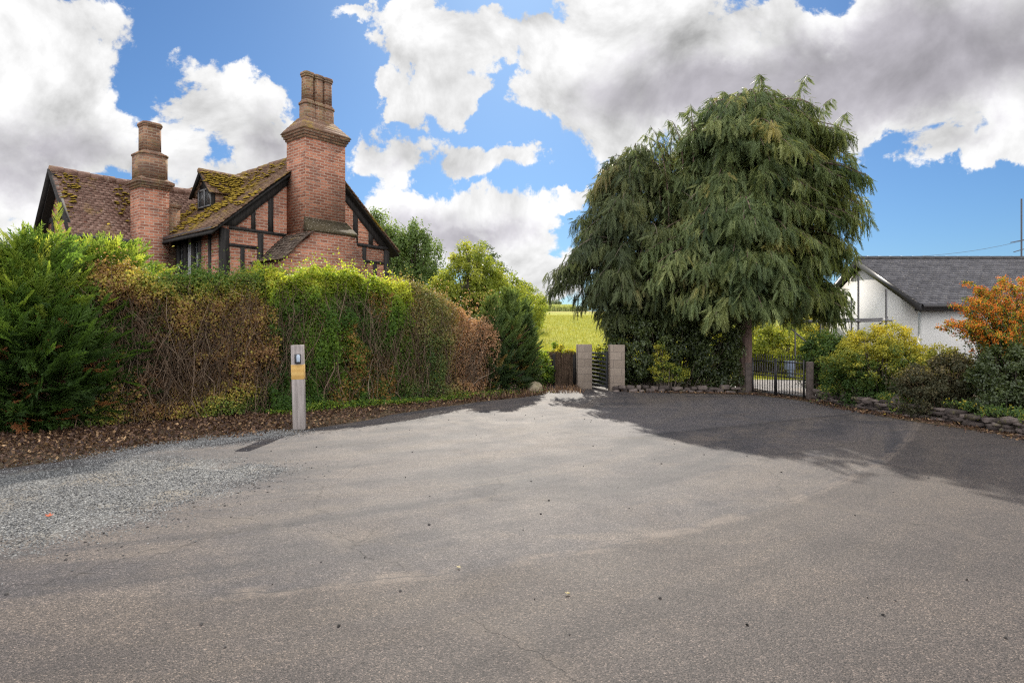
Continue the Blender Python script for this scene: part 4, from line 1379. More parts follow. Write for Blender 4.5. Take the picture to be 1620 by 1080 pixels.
for (px, Y, pyt, w, lab) in ((1183.5, 18.2, 574, 0.075, 'grey stone gate post left of the iron gate, in front of the trunk'), (1281, 16.25, 572, 0.07, 'grey stone gate post right of the iron gate, beside the dark bush')):
    X, _, Z = at(px, Y, pyt)
    b = MB()
    b.box(-w, w, -w, w, -0.03, Z)
    o = b.build('gate_post', M['stone'], soft=0.015)
    o.location = (X, Y, 0)
    tag(o, lab, 'gate post', 'posts of the iron gate')


def stone_wall(path, hgt, depth, courses, seed, ln=(0.18, 0.5)):
    """dry-laid irregular stones along a path."""
    r = np.random.default_rng(seed)
    b = MB()
    path = [np.array(p, float) for p in path]
    seg = [np.linalg.norm(path[i + 1] - path[i]) for i in range(len(path) - 1)]
    tot = sum(seg)

    def pt(d):
        for i, s_ in enumerate(seg):
            if d <= s_ or i == len(seg) - 1:
                q = path[i] + (path[i + 1] - path[i]) * d / s_
                t_ = (path[i + 1] - path[i]) / s_
                return q, t_
            d -= s_
    for c in range(courses):
        d = r.uniform(-0.2, 0)
        while d < tot:
            l = r.uniform(*ln)
            h = hgt / courses * r.uniform(0.7, 1.25)
            if c == courses - 1 and r.random() < 0.12:
                d += l
                continue
            q, t_ = pt(max(0, min(tot, d + l / 2)))
            nn = np.array((-t_[1], t_[0]))
            z0 = -0.03 + c * hgt / courses + r.normal(0, 0.008)
            a = r.normal(0, 0.06)
            t2 = t_ * math.cos(a) + nn * math.sin(a)
            n2 = np.array((-t2[1], t2[0]))
            o = nn * r.normal(0, 0.03)
            k = 10
            ang = np.arange(k) * 2 * math.pi / k
            prof = np.stack([np.sign(np.cos(ang)) * np.abs(np.cos(ang)) ** 0.45 * l * 0.48, np.sign(np.sin(ang)) * np.abs(np.sin(ang)) ** 0.45 * depth * 0.5], 1)
            rings = []
            for zz, sc_ in ((0, 0.92), (0.15, 1.0), (0.85, 0.98), (1.0, 0.86)):
                pr_ = prof * sc_ * r.uniform(0.84, 1.10, (k, 1))
                xy = q + o + pr_[:, :1] * t2 + pr_[:, 1:] * n2
                rings.append(np.concatenate([xy, np.full((k, 1), z0 + h * zz) + r.normal(0, 0.008, (k, 1))], 1))
            V = np.concatenate(rings + [np.array([[*(q + o), z0 + h * r.uniform(1.0, 1.08)]])])
            v = r.random()
            b.add(V, [(i * k + j, i * k + (j + 1) % k, (i + 1) * k + (j + 1) % k, (i + 1) * k + j) for i in range(3) for j in range(k)], v)
            b.F.append(np.array([(3 * k + j, 3 * k + (j + 1) % k, 4 * k) for j in range(k)]) + b.n - len(V))
            b.A.append(np.full(k, v))
            d += l + r.uniform(0.0, 0.03)
    return b


RW = [(7.55, 16.2), gxy(1340, 642), gxy(1400, 652), gxy(1480, 664), gxy(1620, 687), gxy(1760, 718)]
o = stone_wall(RW, 0.28, 0.28, 5, 4, (0.12, 0.5)).build('stone_wall', M['stone'])
tag(o, 'low dry stone wall along the foot of the golden and berried shrubs', 'wall')
b = stone_wall([gxy(1408, 648), (gxy(1450, 655)[0] + .1, gxy(1450, 655)[1])], 0.46, 0.4, 2, 14, (0.3, 0.45))
LW = [(2.95, 18.62), (4.0, 18.5), (5.3, 18.45), (6.5, 18.35)]
o = stone_wall(LW, 0.2, 0.3, 2, 6, (0.14, 0.35)).build('stone_edging', M['stone'])
tag(o, 'low row of rubble stones below the dark evergreen beside the slatted gate', 'wall')


def boulder(name, loc, size, mat, seed, label):
    r = np.random.default_rng(seed)
    n, m_ = 26, 14
    th = np.linspace(0, 2 * math.pi, n, endpoint=False)
    ph = np.linspace(-1.2, 1.5, m_)
    T, Pp = np.meshgrid(th, ph)
    D = np.stack([np.cos(T) * np.cos(Pp), np.sin(T) * np.cos(Pp), np.sin(Pp)], -1)
    rad = 0.6 + 0.7 * vn(D * 1.0 + seed, 1.6, seed) + 0.30 * vn(D + seed, 4.0, seed)
    rad = np.minimum(rad, 0.95 + 0.1 * vn(D, 3.0, seed + 1))
    V = (D * rad[..., None] * np.array(size)).reshape(-1, 3)
    idx = np.arange(n * m_).reshape(m_, n)
    Fq = np.stack([idx[:-1], np.roll(idx, -1, 1)[:-1], np.roll(idx, -1, 1)[1:], idx[1:]], -1).reshape(-1, 4)
    b = MB()
    b.add(V, Fq, 0.5)
    b.F.append(np.array([list(idx[-1])]))
    b.A.append(np.array([0.5]))
    o = b.build(name, mat, smooth=False)
    o.location = loc
    tag(o, label, 'stone')
    return o


bx, by = gxy(846, 622)
boulder('boulder', (bx, by + 0.3, 0.08), (0.24, 0.28, 0.24), M['boulder'], 3, 'mossy boulder at the foot of the hedge where the road narrows')
wx, wy = gxy(1432, 655)
boulder('wall_stone', (wx, wy + 0.05, 0.20), (0.26, 0.2, 0.22), M['stone'], 12, 'large upright stone set in the low wall below the golden shrub')

# timber post with call unit
px, py = gxy(474, 677)
po = thing('timber_post', 'square weathered timber post with ochre band and black call unit by hedge', 'post', (px, py, -0.02), R(9))
po.rotation_euler = (R(0.4), R(-1.3), R(9))
b = MB()
b.box(-0.10, 0.10, -0.085, 0.085, 0, 1.45)
b.build('shaft', M['post'], po, soft=0.008)
b = MB()
b.box(-0.104, 0.104, -0.089, 0.089, 0.865, 1.115)
b.build('band', M['post_tan'], po, soft=0.004)
b = MB()
b.box(-0.035, 0.065, -0.135, -0.086, 1.135, 1.30)
cu_ = b.build('call_unit', M['plastic_black'], po, soft=0.010)
b = MB()
b.prism([(0.0, 1.165), (0.058, 1.165), (0.058, 1.27), (0.044, 1.292), (0.012, 1.292), (0.0, 1.27)], 'y', -0.142, -0.136)
b.build('face_plate', M['plate_blue'], cu_, soft=0.002)

# ================================================================== PLANTS
def leaves(b, P, N_, size, v, spread=0.8, tmpl=(LEAF_V, LEAF_F), droop=0.3):
    """leaf cards at P, facing roughly along N_."""
    n = len(P)
    nn = unit(N_ + RNG.normal(0, spread, (n, 3)))
    up = RNG.normal(0, 1, (n, 3)) + np.array((0, 0, -droop))
    z = unit(up - (up * nn).sum(1, keepdims=True) * nn)
    x = np.cross(nn, z)
    axes = np.stack([x, nn, z], 1)
    b.inst(tmpl[0], tmpl[1], P, axes, size, v)


def hedge(name, label, cat, pa, pb, thick, hfun, nleaf, lsize, mat, vfun, ntwig=700, twigmat='twig', zb=0.0, leafmin=0.0, bump=0.22, keep=None, seed=0, group=None, tw=(0.3, 1.0), lean=0.3):
    pa, pb = np.array(pa, float), np.array(pb, float)
    L = np.linalg.norm(pb - pa)
    t = (pb - pa) / L
    nb = np.array((-t[1], t[0]))                       # towards the back
    if nb[1] < 0:
        nb = -nb
    org = (*((pa + pb) / 2), 0.0)
    th = thing(name, label, cat, org, 0, group)
    r = np.random.default_rng(100 + seed)

    def world(u, w, z):
        return np.concatenate([pa + t * u[:, None] + nb * w[:, None], z[:, None]], 1)
    n = int(nleaf)
    u = r.uniform(0, L, n)
    kind = r.choice(4, n, p=[0.50, 0.27, 0.13, 0.10])
    H = hfun(u / L)
    zf = r.uniform(0, 1, n) ** 0.85
    din = np.abs(r.normal(0, 0.16, n))
    w = np.where(kind == 0, din, np.where(kind == 2, thick - din, r.uniform(0, thick, n)))
    z = np.where(kind == 1, H - din, zf * H)
    end = r.integers(0, 2, n)
    u = np.where(kind == 3, np.where(end == 0, din, L - din), u)
    w = np.where(kind == 3, r.uniform(0, thick, n), w)
    # rounded shoulders
    top = np.clip((z / H - 0.72) / 0.28, 0, 1)
    w = w + top ** 2 * 0.28 * thick * (0.5 - w / thick)
    P = world(u, w, z)
    nrm = np.zeros((n, 3))
    nrm[kind == 0] = (*(-nb), 0.25)
    nrm[kind == 1] = (*(-nb * 0.3), 1.0)
    nrm[kind == 2] = (*nb, 0.25)
    nrm[kind == 3] = 0
    nrm[(kind == 3) & (end == 0)] = (*(-t), 0.2)
    nrm[(kind == 3) & (end == 1)] = (*t, 0.2)
    cl = vn(P, 1.6, seed) - 0.5 + 0.6 * (vn(P, 4.2, seed + 1) - 0.5)
    P = P + unit(nrm) * (cl * 2 * bump)[:, None]
    sprig = (kind == 1) & (r.random(n) < 0.14)
    P[sprig, 2] += r.exponential(0.10, sprig.sum())
    P[:, 2] = np.maximum(P[:, 2], 0.02 + 0.1 * r.random(n))
    keepm = np.ones(n, bool)
    if keep is not None:
        keepm = r.random(n) < keep(u / L, P[:, 2] / H, P)
    v = np.clip(vfun(u / L, P[:, 2] / H, P, r), 0, 1)
    b = MB()
    leaves(b, P[keepm], nrm[keepm], (lsize * r.uniform(0.6, 1.25, n))[keepm], v[keepm])
    b.build('foliage', mat, th, origin=org)
    # loose leafy shoots above the clipped top
    ns = int(L * 26)
    us, ws = r.uniform(0, L, ns), r.uniform(0.1, thick * 0.9, ns)
    hs = r.exponential(0.16, ns) + 0.08
    hs = np.minimum(hs, 0.55)
    kl = 16
    ff = r.uniform(-0.4, 1, (ns, kl))
    lx = r.normal(0, 0.12, (ns, 2))
    uu, ww = us[:, None] + lx[:, :1] * ff * hs[:, None] * 3, ws[:, None] + lx[:, 1:] * ff * hs[:, None] * 3
    zz = hfun(us / L)[:, None] - 0.10 + ff * hs[:, None]
    Ps = np.concatenate([pa + t * uu[..., None] + nb * ww[..., None], zz[..., None]], -1).reshape(-1, 3) + r.normal(0, 0.022, (ns * kl, 3))
    vs = np.clip(vfun(uu.ravel() / L, np.full(ns * kl, 1.0), Ps, r), 0, 1)
    b2 = MB()
    leaves(b2, Ps, r.normal(0, 1, (ns * kl, 3)), lsize * r.uniform(0.6, 1.15, ns * kl), vs)
    b2.build('shoots', mat, th, origin=org)
    # stems and twigs
    n = ntwig
    K = 7
    u0 = r.uniform(0.05, L - 0.05, n)
    w0 = r.uniform(0.02, 0.55 * thick, n)
    H0 = hfun(u0 / L)
    z0 = np.where(r.random(n) < 0.5, 0.0, r.uniform(0, 0.45, n) * H0)
    z1 = np.minimum(z0 + r.uniform(*tw, n) * H0, H0 * r.uniform(0.8, 1.0, n))
    s_ = np.linspace(0, 1, K)
    walk = np.cumsum(r.normal(0, 0.085, (n, K, 2)), 1)
    uu = u0[:, None] + walk[:, :, 0] + r.normal(0, lean, n)[:, None] * s_ * 2
    ww = np.clip(w0[:, None] + walk[:, :, 1] * 0.8 - 0.08 * s_, -0.06, thick)
    zz = z0[:, None] + (z1 - z0)[:, None] * s_
    P = np.concatenate([pa + t * uu[..., None] + nb * ww[..., None], zz[..., None]], -1)
    rad = r.choice([0.004, 0.006, 0.010, 0.016], n, p=[.45, .35, .15, .05])[:, None] * (1 - 0.6 * s_)
    b = MB()
    b.tubes(P, rad, 3, np.clip(r.normal(0.45, 0.25, n), 0, 1))
    # side twigs
    k = r.integers(0, n, n)
    j = r.integers(2, K, n)
    p = P[k, j]
    d = unit(r.normal(0, 1, (n, 3)) * np.array((1, 1, 0.5)) + np.array((0, 0, 0.7)))
    l = r.uniform(0.12, 0.4, n)
    q = np.stack([p, p + d * l[:, None] * .5 + r.normal(0, .015, (n, 3)), p + d * l[:, None]], 1)
    b.tubes(q, np.stack([np.full(n, .0042), np.full(n, .0035), np.full(n, .002)], 1), 3, np.clip(r.normal(0.5, 0.25, n), 0, 1))
    b.build('branches', M[twigmat], th, origin=org)
    return th


def hl(px, off=0.0):
    """point of the left hedge's front foot seen at px."""
    r_ = (px - 810) / F_PX
    Y = (17.9) / (1 - 0.921 * r_)
    return np.array((r_ * Y, Y))


def hprof(pts):
    xs_, ys_ = zip(*pts)
    return lambda u: np.interp(u, xs_, ys_)


# brown, half-bare hedge
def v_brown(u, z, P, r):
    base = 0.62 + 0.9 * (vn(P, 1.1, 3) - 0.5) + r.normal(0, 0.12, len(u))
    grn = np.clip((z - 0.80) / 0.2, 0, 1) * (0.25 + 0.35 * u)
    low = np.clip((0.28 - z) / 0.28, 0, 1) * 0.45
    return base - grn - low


def keep_brown(u, z, P):
    c = np.clip((z - 0.60) / 0.16, 0, 1)
    mid = 0.55 + 0.30 * np.clip((0.5 - u) / 0.35, 0, 1) * vn(P, 1.5, 8) + np.clip((0.3 - z) / 0.3, 0, 1) * 0.42
    return np.clip(np.maximum(c, mid) + 0.5 * (vn(P, 2.1, 6) - 0.5), 0.04, 1)


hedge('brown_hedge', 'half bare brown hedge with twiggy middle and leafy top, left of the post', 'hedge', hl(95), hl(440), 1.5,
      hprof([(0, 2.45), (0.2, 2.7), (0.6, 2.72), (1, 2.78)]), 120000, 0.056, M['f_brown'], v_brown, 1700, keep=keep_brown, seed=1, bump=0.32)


# green hedge; the sunlit top is painted into its leaf colour
def v_green(u, z, P, r):
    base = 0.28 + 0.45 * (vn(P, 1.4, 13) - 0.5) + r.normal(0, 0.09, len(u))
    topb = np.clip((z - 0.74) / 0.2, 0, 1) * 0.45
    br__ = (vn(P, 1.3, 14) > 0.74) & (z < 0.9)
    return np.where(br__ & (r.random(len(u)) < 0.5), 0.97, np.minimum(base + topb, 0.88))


def keep_green(u, z, P):
    g = np.clip((z - 0.55) / 0.2, 0, 1)
    right = np.clip((u - 0.30) / 0.25, 0, 1)
    low = np.clip((0.25 - z) / 0.2, 0, 1)
    return np.clip(np.maximum(np.maximum(g, right * 0.85), np.maximum(low * 0.9, 0.58)) + 0.5 * (vn(P, 1.9, 16) - 0.5), 0.05, 1)


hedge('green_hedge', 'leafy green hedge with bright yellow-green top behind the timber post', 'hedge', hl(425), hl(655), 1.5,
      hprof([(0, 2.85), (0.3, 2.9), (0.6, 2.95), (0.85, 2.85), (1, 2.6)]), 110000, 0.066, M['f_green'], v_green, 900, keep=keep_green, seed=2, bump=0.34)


# russet shrub
def v_rus(u, z, P, r):
    base = 0.45 + 0.8 * (vn(P, 1.0, 23) - 0.5) + r.normal(0, 0.12, len(u))
    return base + 0.25 * np.clip((u - 0.35) / 0.4, 0, 1) - np.clip((0.35 - z) / 0.35, 0, 1) * 0.3


hedge('russet_shrub', 'russet and olive shrub tapering down between green hedge and dark conifers', 'shrub', hl(640), hl(785), 1.7,
      hprof([(0, 2.85), (0.2, 2.9), (0.45, 2.45), (0.7, 2.15), (1, 1.75)]), 60000, 0.055, M['f_russet'], v_rus, 1000, seed=3, bump=0.26,
      keep=lambda u, z, P: np.clip(0.85 - 0.35 * np.clip((u - .4) / .4, 0, 1) + 0.7 * (vn(P, 2.0, 26) - 0.5), 0.1, 1))

SPR = [make_spray(11, 0.50, 0.034, 0.36, 0.10, 1, True), make_spray(9, 0.62, 0.034, 0.42, 0.16, 21, True), make_spray(12, 0.42, 0.030, 0.30, 0.14, 31, True)]
SPR2_V, SPR2_F = make_spray(8, 0.55, 0.085, 0.42, 0.12, 2, False)
HANG = [make_spray(9, 0.55, 0.042, 0.30, 0.16, 3, False), make_spray(8, 0.45, 0.045, 0.36, 0.2, 13, False), make_spray(11, 0.62, 0.036, 0.26, 0.2, 23, False)]


def conifer(name, label, loc, hgt, rad, nspray, slen, mat, seed, base=0.02, stem_r=0.05, group=None, up=0.6, shape=0.6, tmpl=None, brown=0.1, vlow=0.0, squash=(1, 1), tops=()):
    r = np.random.default_rng(200 + seed)
    loc = np.array((*loc, 0.0))
    th = thing(name, label, 'conifer', loc, 0, group)
    n = nspray
    zf = r.uniform(base, 1.0, n) ** 0.9
    prof = np.where(zf < 0.35, 0.75 + 0.25 * zf / 0.35, np.maximum(0, (1 - zf) / 0.65) ** shape)
    a = r.uniform(0, 2 * math.pi, n)
    dirs = np.stack([np.cos(a) * squash[0], np.sin(a) * squash[1], np.zeros(n)], 1)
    P0 = dirs * (prof * rad)[:, None] + np.array((0, 0, 1)) * (zf * hgt)[:, None]
    cl = 0.72 + 0.65 * (vn(P0 + seed * 7, 1.25, seed) - 0.25) * 1.0 + 0.25 * (vn(P0 + seed, 3.5, seed) - 0.5)
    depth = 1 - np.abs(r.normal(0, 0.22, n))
    rr = prof * rad * cl * depth
    P = dirs * rr[:, None] + np.array((0, 0, 1)) * (zf * hgt)[:, None]
    d = unit(dirs * (0.9 - 0.5 * zf[:, None]) + np.array((0, 0, 1)) * (up * (0.35 + 0.9 * zf))[:, None] + r.normal(0, 0.28, (n, 3)))
    side = np.stack([-np.sin(a), np.cos(a), np.zeros(n)], 1) + r.normal(0, 0.5, (n, 3))
    L = slen * r.uniform(0.55, 1.25, n)
    v = np.clip(0.30 + 0.55 * (zf - 0.35) * np.clip(depth, 0.4, 1) + 0.5 * (vn(P, 1.8, seed + 3) - 0.5) + r.normal(0, 0.13, n) - vlow * (1 - zf), 0, 0.9)  # vlow darkens the lower sprays: shadow painted into the leaf colour
    dead = (depth < 0.72) & (r.random(n) < brown * 4) & (zf < 0.6)
    v = np.where(dead, 0.97, v)
    t_ = tmpl or SPR
    b = MB()
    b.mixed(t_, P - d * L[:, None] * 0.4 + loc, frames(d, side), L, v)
    for (dx, dy, h0, h1, w_) in tops:                                   # leading shoots
        k = 46
        f = np.linspace(0, 1, k)
        pp = np.stack([dx + 0 * f, dy + 0 * f, h0 + (h1 - h0) * f], 1) + loc
        aa = r.uniform(0, 2 * math.pi, k)
        dd = unit(np.stack([np.cos(aa), np.sin(aa), 0.9 + 0.6 * f], 1))
        b.mixed(t_, pp, frames(dd), w_ * (1.05 - 0.75 * f) * r.uniform(.7, 1.2, k), np.clip(r.normal(0.75, 0.08, k), 0, .9))
    b.build('foliage', mat, th, origin=loc)
    b = MB()
    K = 8
    s_ = np.linspace(0, 1, K)
    tr = np.stack([np.cumsum(r.normal(0, 0.015, K)), np.cumsum(r.normal(0, 0.015, K)), s_ * hgt * 0.93], 1) + loc
    b.tubes([tr], [stem_r * (1 - 0.85 * s_)], 8)
    m_ = max(60, nspray // 14)
    zf = r.uniform(base, 0.9, m_)
    a = r.uniform(0, 2 * math.pi, m_)
    prof = np.where(zf < 0.35, 0.75 + 0.25 * zf / 0.35, np.maximum(0, (1 - zf) / 0.65) ** shape) * rad * 0.8
    p0 = np.stack([np.zeros(m_), np.zeros(m_), zf * hgt * 0.95], 1) + loc
    dd = np.stack([np.cos(a) * squash[0], np.sin(a) * squash[1], np.full(m_, 0.25 * up)], 1) * prof[:, None]
    b.tubes(np.stack([p0, p0 + dd * .5 + np.array((0, 0, -0.04)), p0 + dd], 1), np.stack([np.full(m_, .014), np.full(m_, .010), np.full(m_, .004)], 1), 4)
    b.build('trunk', M['bark'], th, origin=loc)
    return th


cx, cy = gxy(38, 684)
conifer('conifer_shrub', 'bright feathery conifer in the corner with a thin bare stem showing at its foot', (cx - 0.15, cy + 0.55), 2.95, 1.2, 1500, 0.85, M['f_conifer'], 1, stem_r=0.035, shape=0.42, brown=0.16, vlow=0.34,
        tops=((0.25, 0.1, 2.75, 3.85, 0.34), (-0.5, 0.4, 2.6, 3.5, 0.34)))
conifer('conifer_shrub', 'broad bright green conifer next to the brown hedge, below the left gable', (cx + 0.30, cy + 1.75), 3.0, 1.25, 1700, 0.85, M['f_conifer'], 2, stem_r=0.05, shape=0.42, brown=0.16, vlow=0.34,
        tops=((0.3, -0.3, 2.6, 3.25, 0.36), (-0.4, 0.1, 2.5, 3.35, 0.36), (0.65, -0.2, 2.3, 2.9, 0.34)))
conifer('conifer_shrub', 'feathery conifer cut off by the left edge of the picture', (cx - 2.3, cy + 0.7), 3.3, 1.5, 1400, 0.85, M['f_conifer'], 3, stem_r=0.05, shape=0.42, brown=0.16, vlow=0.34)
for k, (px, dy, h_, rd, lab) in enumerate(((778, 0.45, 2.55, 0.62, 'upright dark conifer beside the russet shrub at the end of the hedge'), (806, 0.45, 2.75, 0.62, 'tallest slim conifer at the end of the left hedge'), (828, 0.75, 2.45, 0.50, 'outermost slim conifer above the mossy boulder'))):
    p = hl(px)
    conifer('slim_conifer', lab, (p[0], p[1] + dy), h_ - 0.1, rd, 520, 0.52, M['f_conifer2'], 10 + k, stem_r=0.03, shape=0.6, brown=0.2, vlow=0.1, up=1.0, tops=((0.05, 0, h_ - 0.5, h_ + 0.1, 0.3), (-0.15, 0, h_ - 0.8, h_ - 0.15, 0.3)), group='slim conifers at the end of the hedge')


# ---- weeping trees
def weeping(name, label, loc, outline, leaders, nbr, per, hang, mat, seed, trunk_r, trunkmat, squash=(1, 1), vbase=0.42, trunk_top=0.8, lift=0.0, cen=(0, 0), asym=0.0):
    """outline: (z, r) pairs; branches arch out of the trunk and carry hanging sprays."""
    r = np.random.default_rng(300 + seed)
    loc = np.array((*loc, 0.0))
    th = thing(name, label, 'tree', loc)
    oz, orr = zip(*outline)
    zmin, zmax = oz[0], oz[-1]
    zc = np.linspace(zmin, zmax, 200)
    rc = np.interp(zc, oz, orr)
    wgt = rc + 0.35
    cdf = np.cumsum(wgt) / wgt.sum()
    zt = np.interp(r.random(nbr), cdf, zc)
    az_ = r.uniform(0, 2 * math.pi, nbr)
    rad = np.interp(zt, oz, orr) * (1 + asym * np.cos(az_) * np.clip((zt - 4.3) / 2.6, 0, 1))
    q = np.stack([np.cos(az_) * 3, np.sin(az_) * 3, zt], 1)
    rad = rad * (0.74 + 0.52 * vn(q + seed, 0.9, seed)) * np.where(r.random(nbr) < 0.35, r.uniform(0.45, 0.9, nbr), r.uniform(0.9, 1.08, nbr))
    P, ax_x, ax_z, S, Vv = [], [], [], [], []
    brP, brR = [], []
    K = 9
    s_ = np.linspace(0, 1, K)
    for i in range(nbr):
        c, s = math.cos(az_[i]), math.sin(az_[i])
        out = np.array((c * squash[0], s * squash[1], 0.0))
        tan = np.array((-s, c, 0.0))
        up = 0.25 + 0.35 * r.random() + lift
        z0 = zt[i] - up * 0.8
        cc = np.array((cen[0], cen[1], 0)) * min(1, zt[i] / 3)
        path = cc + out * (rad[i] * s_)[:, None] + np.array((0, 0, 1)) * (z0 + up * 2.2 * np.sin(s_ * 2.3) * 0.75 - 0.45 * s_ ** 3)[:, None] + tan * (np.sin(s_ * 3 + i) * 0.12)[:, None]
        brP.append(path)
        brR.append((0.012 + 0.012 * rad[i]) * (1 - 0.85 * s_))
        w = r.uniform(0.22, 0.55)                                         # half width of the drape
        tone = r.normal(0, 0.22)
        n = int(per * (0.5 + 0.6 * rad[i] / max(orr)))
        f = 1 - np.abs(r.normal(0, 0.26, n))
        f = np.clip(f, 0.25, 1.02)
        lat = r.uniform(-1, 1, n) * w * np.clip(1.35 - f, 0.15, 1) * 1.6
        bp = np.stack([np.interp(f, s_, path[:, k]) for k in range(3)], 1)
        dropz = -0.55 * np.abs(lat) ** 1.6
        pos = bp + tan * lat[:, None] + np.array((0, 0, 1)) * dropz[:, None] + r.normal(0, 0.05, (n, 3))
        onb = r.random(n) < 0.16
        side = np.where(lat > 0, 1.0, -1.0)
        dz = np.where(onb[:, None], out * 0.7 + tan * (side * 0.5)[:, None] + np.array((0, 0, -0.55)), out * 0.22 + tan * (side * 0.18)[:, None] + np.array((0, 0, -1.0)))
        dz = unit(dz + r.normal(0, 0.24, (n, 3)))
        P.append(pos)
        ax_z.append(dz)
        ax_x.append(tan + r.normal(0, 0.45, (n, 3)))
        S.append(hang * r.uniform(0.5, 1.25, n) * np.where(onb, 0.7, 1.0))
        Vv.append(np.clip(vbase + tone + r.normal(0, 0.10, n), 0, 1))
    for (lx, ly, z0, z1) in leaders:                                      # nodding leading shoots
        k = 95
        z1 += 0.22
        f = r.uniform(0, 1, k) ** 0.8
        nod = np.array((lx * 0.10 + r.normal(0, .15), r.normal(0, .15), 0))
        path = np.array((lx, ly, z0)) + np.array((0, 0, 1)) * ((z1 - z0) * s_)[:, None] + nod * (s_ ** 3)[:, None] * 2.0
        path[-1, 2] -= 0.18
        brP.append(path)
        brR.append(0.03 * (1 - 0.85 * s_))
        bp = np.stack([np.interp(f, s_, path[:, q_]) for q_ in range(3)], 1)
        aa = r.uniform(0, 2 * math.pi, k)
        o_ = np.stack([np.cos(aa), np.sin(aa), 0 * aa], 1)
        ext = (0.48 * (1.05 - f))
        P.append(bp + o_ * (ext * r.uniform(0, 1, k))[:, None])
        ax_z.append(unit(o_ * 0.5 + np.array((0, 0, -0.75)) + r.normal(0, 0.25, (k, 3))))
        ax_x.append(np.cross(o_, (0, 0, 1)) + r.normal(0, 0.4, (k, 3)))
        S.append(hang * r.uniform(0.4, 0.85, k))
        Vv.append(np.clip(vbase + r.normal(0, 0.12, k), 0, 1))
    b = MB()
    Pc = np.concatenate(P) + loc
    b.mixed(HANG, Pc, frames(np.concatenate(ax_z), np.concatenate(ax_x)), np.concatenate(S), np.concatenate(Vv))
    b.build('crown', mat, th, origin=loc)
    b = MB()
    kk = 10
    st = np.linspace(0, 1, kk)
    tr = np.stack([np.sin(st * 4 + seed) * 0.14 + cen[0] * st, np.cos(st * 3 + seed) * 0.08 + cen[1] * st, -0.05 + st * zmax * trunk_top], 1) + loc
    rr = trunk_r * (1 - 0.8 * st)
    rr[0] *= 1.35
    b.tubes([tr], [rr], 14)
    b.tubes(np.array(brP) + loc, np.array(brR), 5)
    b.build('trunk', trunkmat, th, origin=loc)
    return th


TX, TY = at(1168, 19.6)
weeping('weeping_cypress', 'huge weeping cypress with layered hanging green sprays beside the iron gate', (TX, TY),
        [(2.4, 2.2), (3.0, 2.65), (3.9, 2.85), (5.0, 2.7), (6.0, 2.5), (7.0, 2.35), (7.7, 2.15), (8.2, 1.65), (8.7, 0.8)],
        [(0.55, -0.6, 7.4, 9.25), (-0.4, -0.3, 7.2, 8.75), (1.5, -0.3, 7.0, 8.85), (-1.3, -0.5, 6.4, 8.2), (2.3, 0.2, 6.6, 8.65), (-2.0, 0.2, 6.0, 7.8), (0.9, 0.6, 7.5, 8.9), (1.9, 0.9, 7.0, 8.5), (-0.6, 0.8, 7.0, 8.6), (0.1, -0.8, 7.2, 8.8), (-2.4, -0.3, 5.0, 6.7), (2.8, -0.2, 5.8, 8.3), (-1.7, -0.2, 6.2, 8.0), (-2.4, 0.4, 5.6, 7.6), (-2.2, -0.5, 4.5, 7.55), (-2.65, 0.2, 4.2, 7.1), (-1.85, 0.4, 5.0, 7.9), (-2.95, -0.3, 4.0, 6.7), (-1.5, -0.6, 5.5, 8.15), (-2.3, 0.0, 5.0, 7.3), (0.3, 0.3, 7.4, 9.0), (-0.9, 0.1, 6.8, 8.5)],
        760, 82, 0.47, M['f_cypress'], 1, 0.27, M['bark'], cen=(0.2, 0.0), asym=0.13)
DXX, DYY = at(1000, 20.4)
weeping('dark_tree', 'darker drooping tree leaning left beside the weeping cypress, above the slatted gate', (DXX + 0.85, DYY),
        [(2.0, 1.3), (2.6, 2.0), (3.6, 2.4), (4.6, 2.2), (5.5, 1.95), (6.4, 1.6), (7.2, 0.9)],
        [(-0.1, 0, 5.6, 7.4), (0.5, 0.2, 5.8, 7.7), (-0.8, 0.1, 5.0, 6.6), (-1.4, -0.2, 4.4, 5.9), (1.0, -0.2, 5.8, 7.7), (0.8, -0.5, 5.6, 7.5), (1.3, 0.2, 5.8, 7.9), (-2.1, 0.0, 3.8, 5.1)],
        230, 80, 0.44, M['f_dark_tree'], 2, 0.2, M['bark_grey'], cen=(-0.6, 0.0), vbase=0.42)


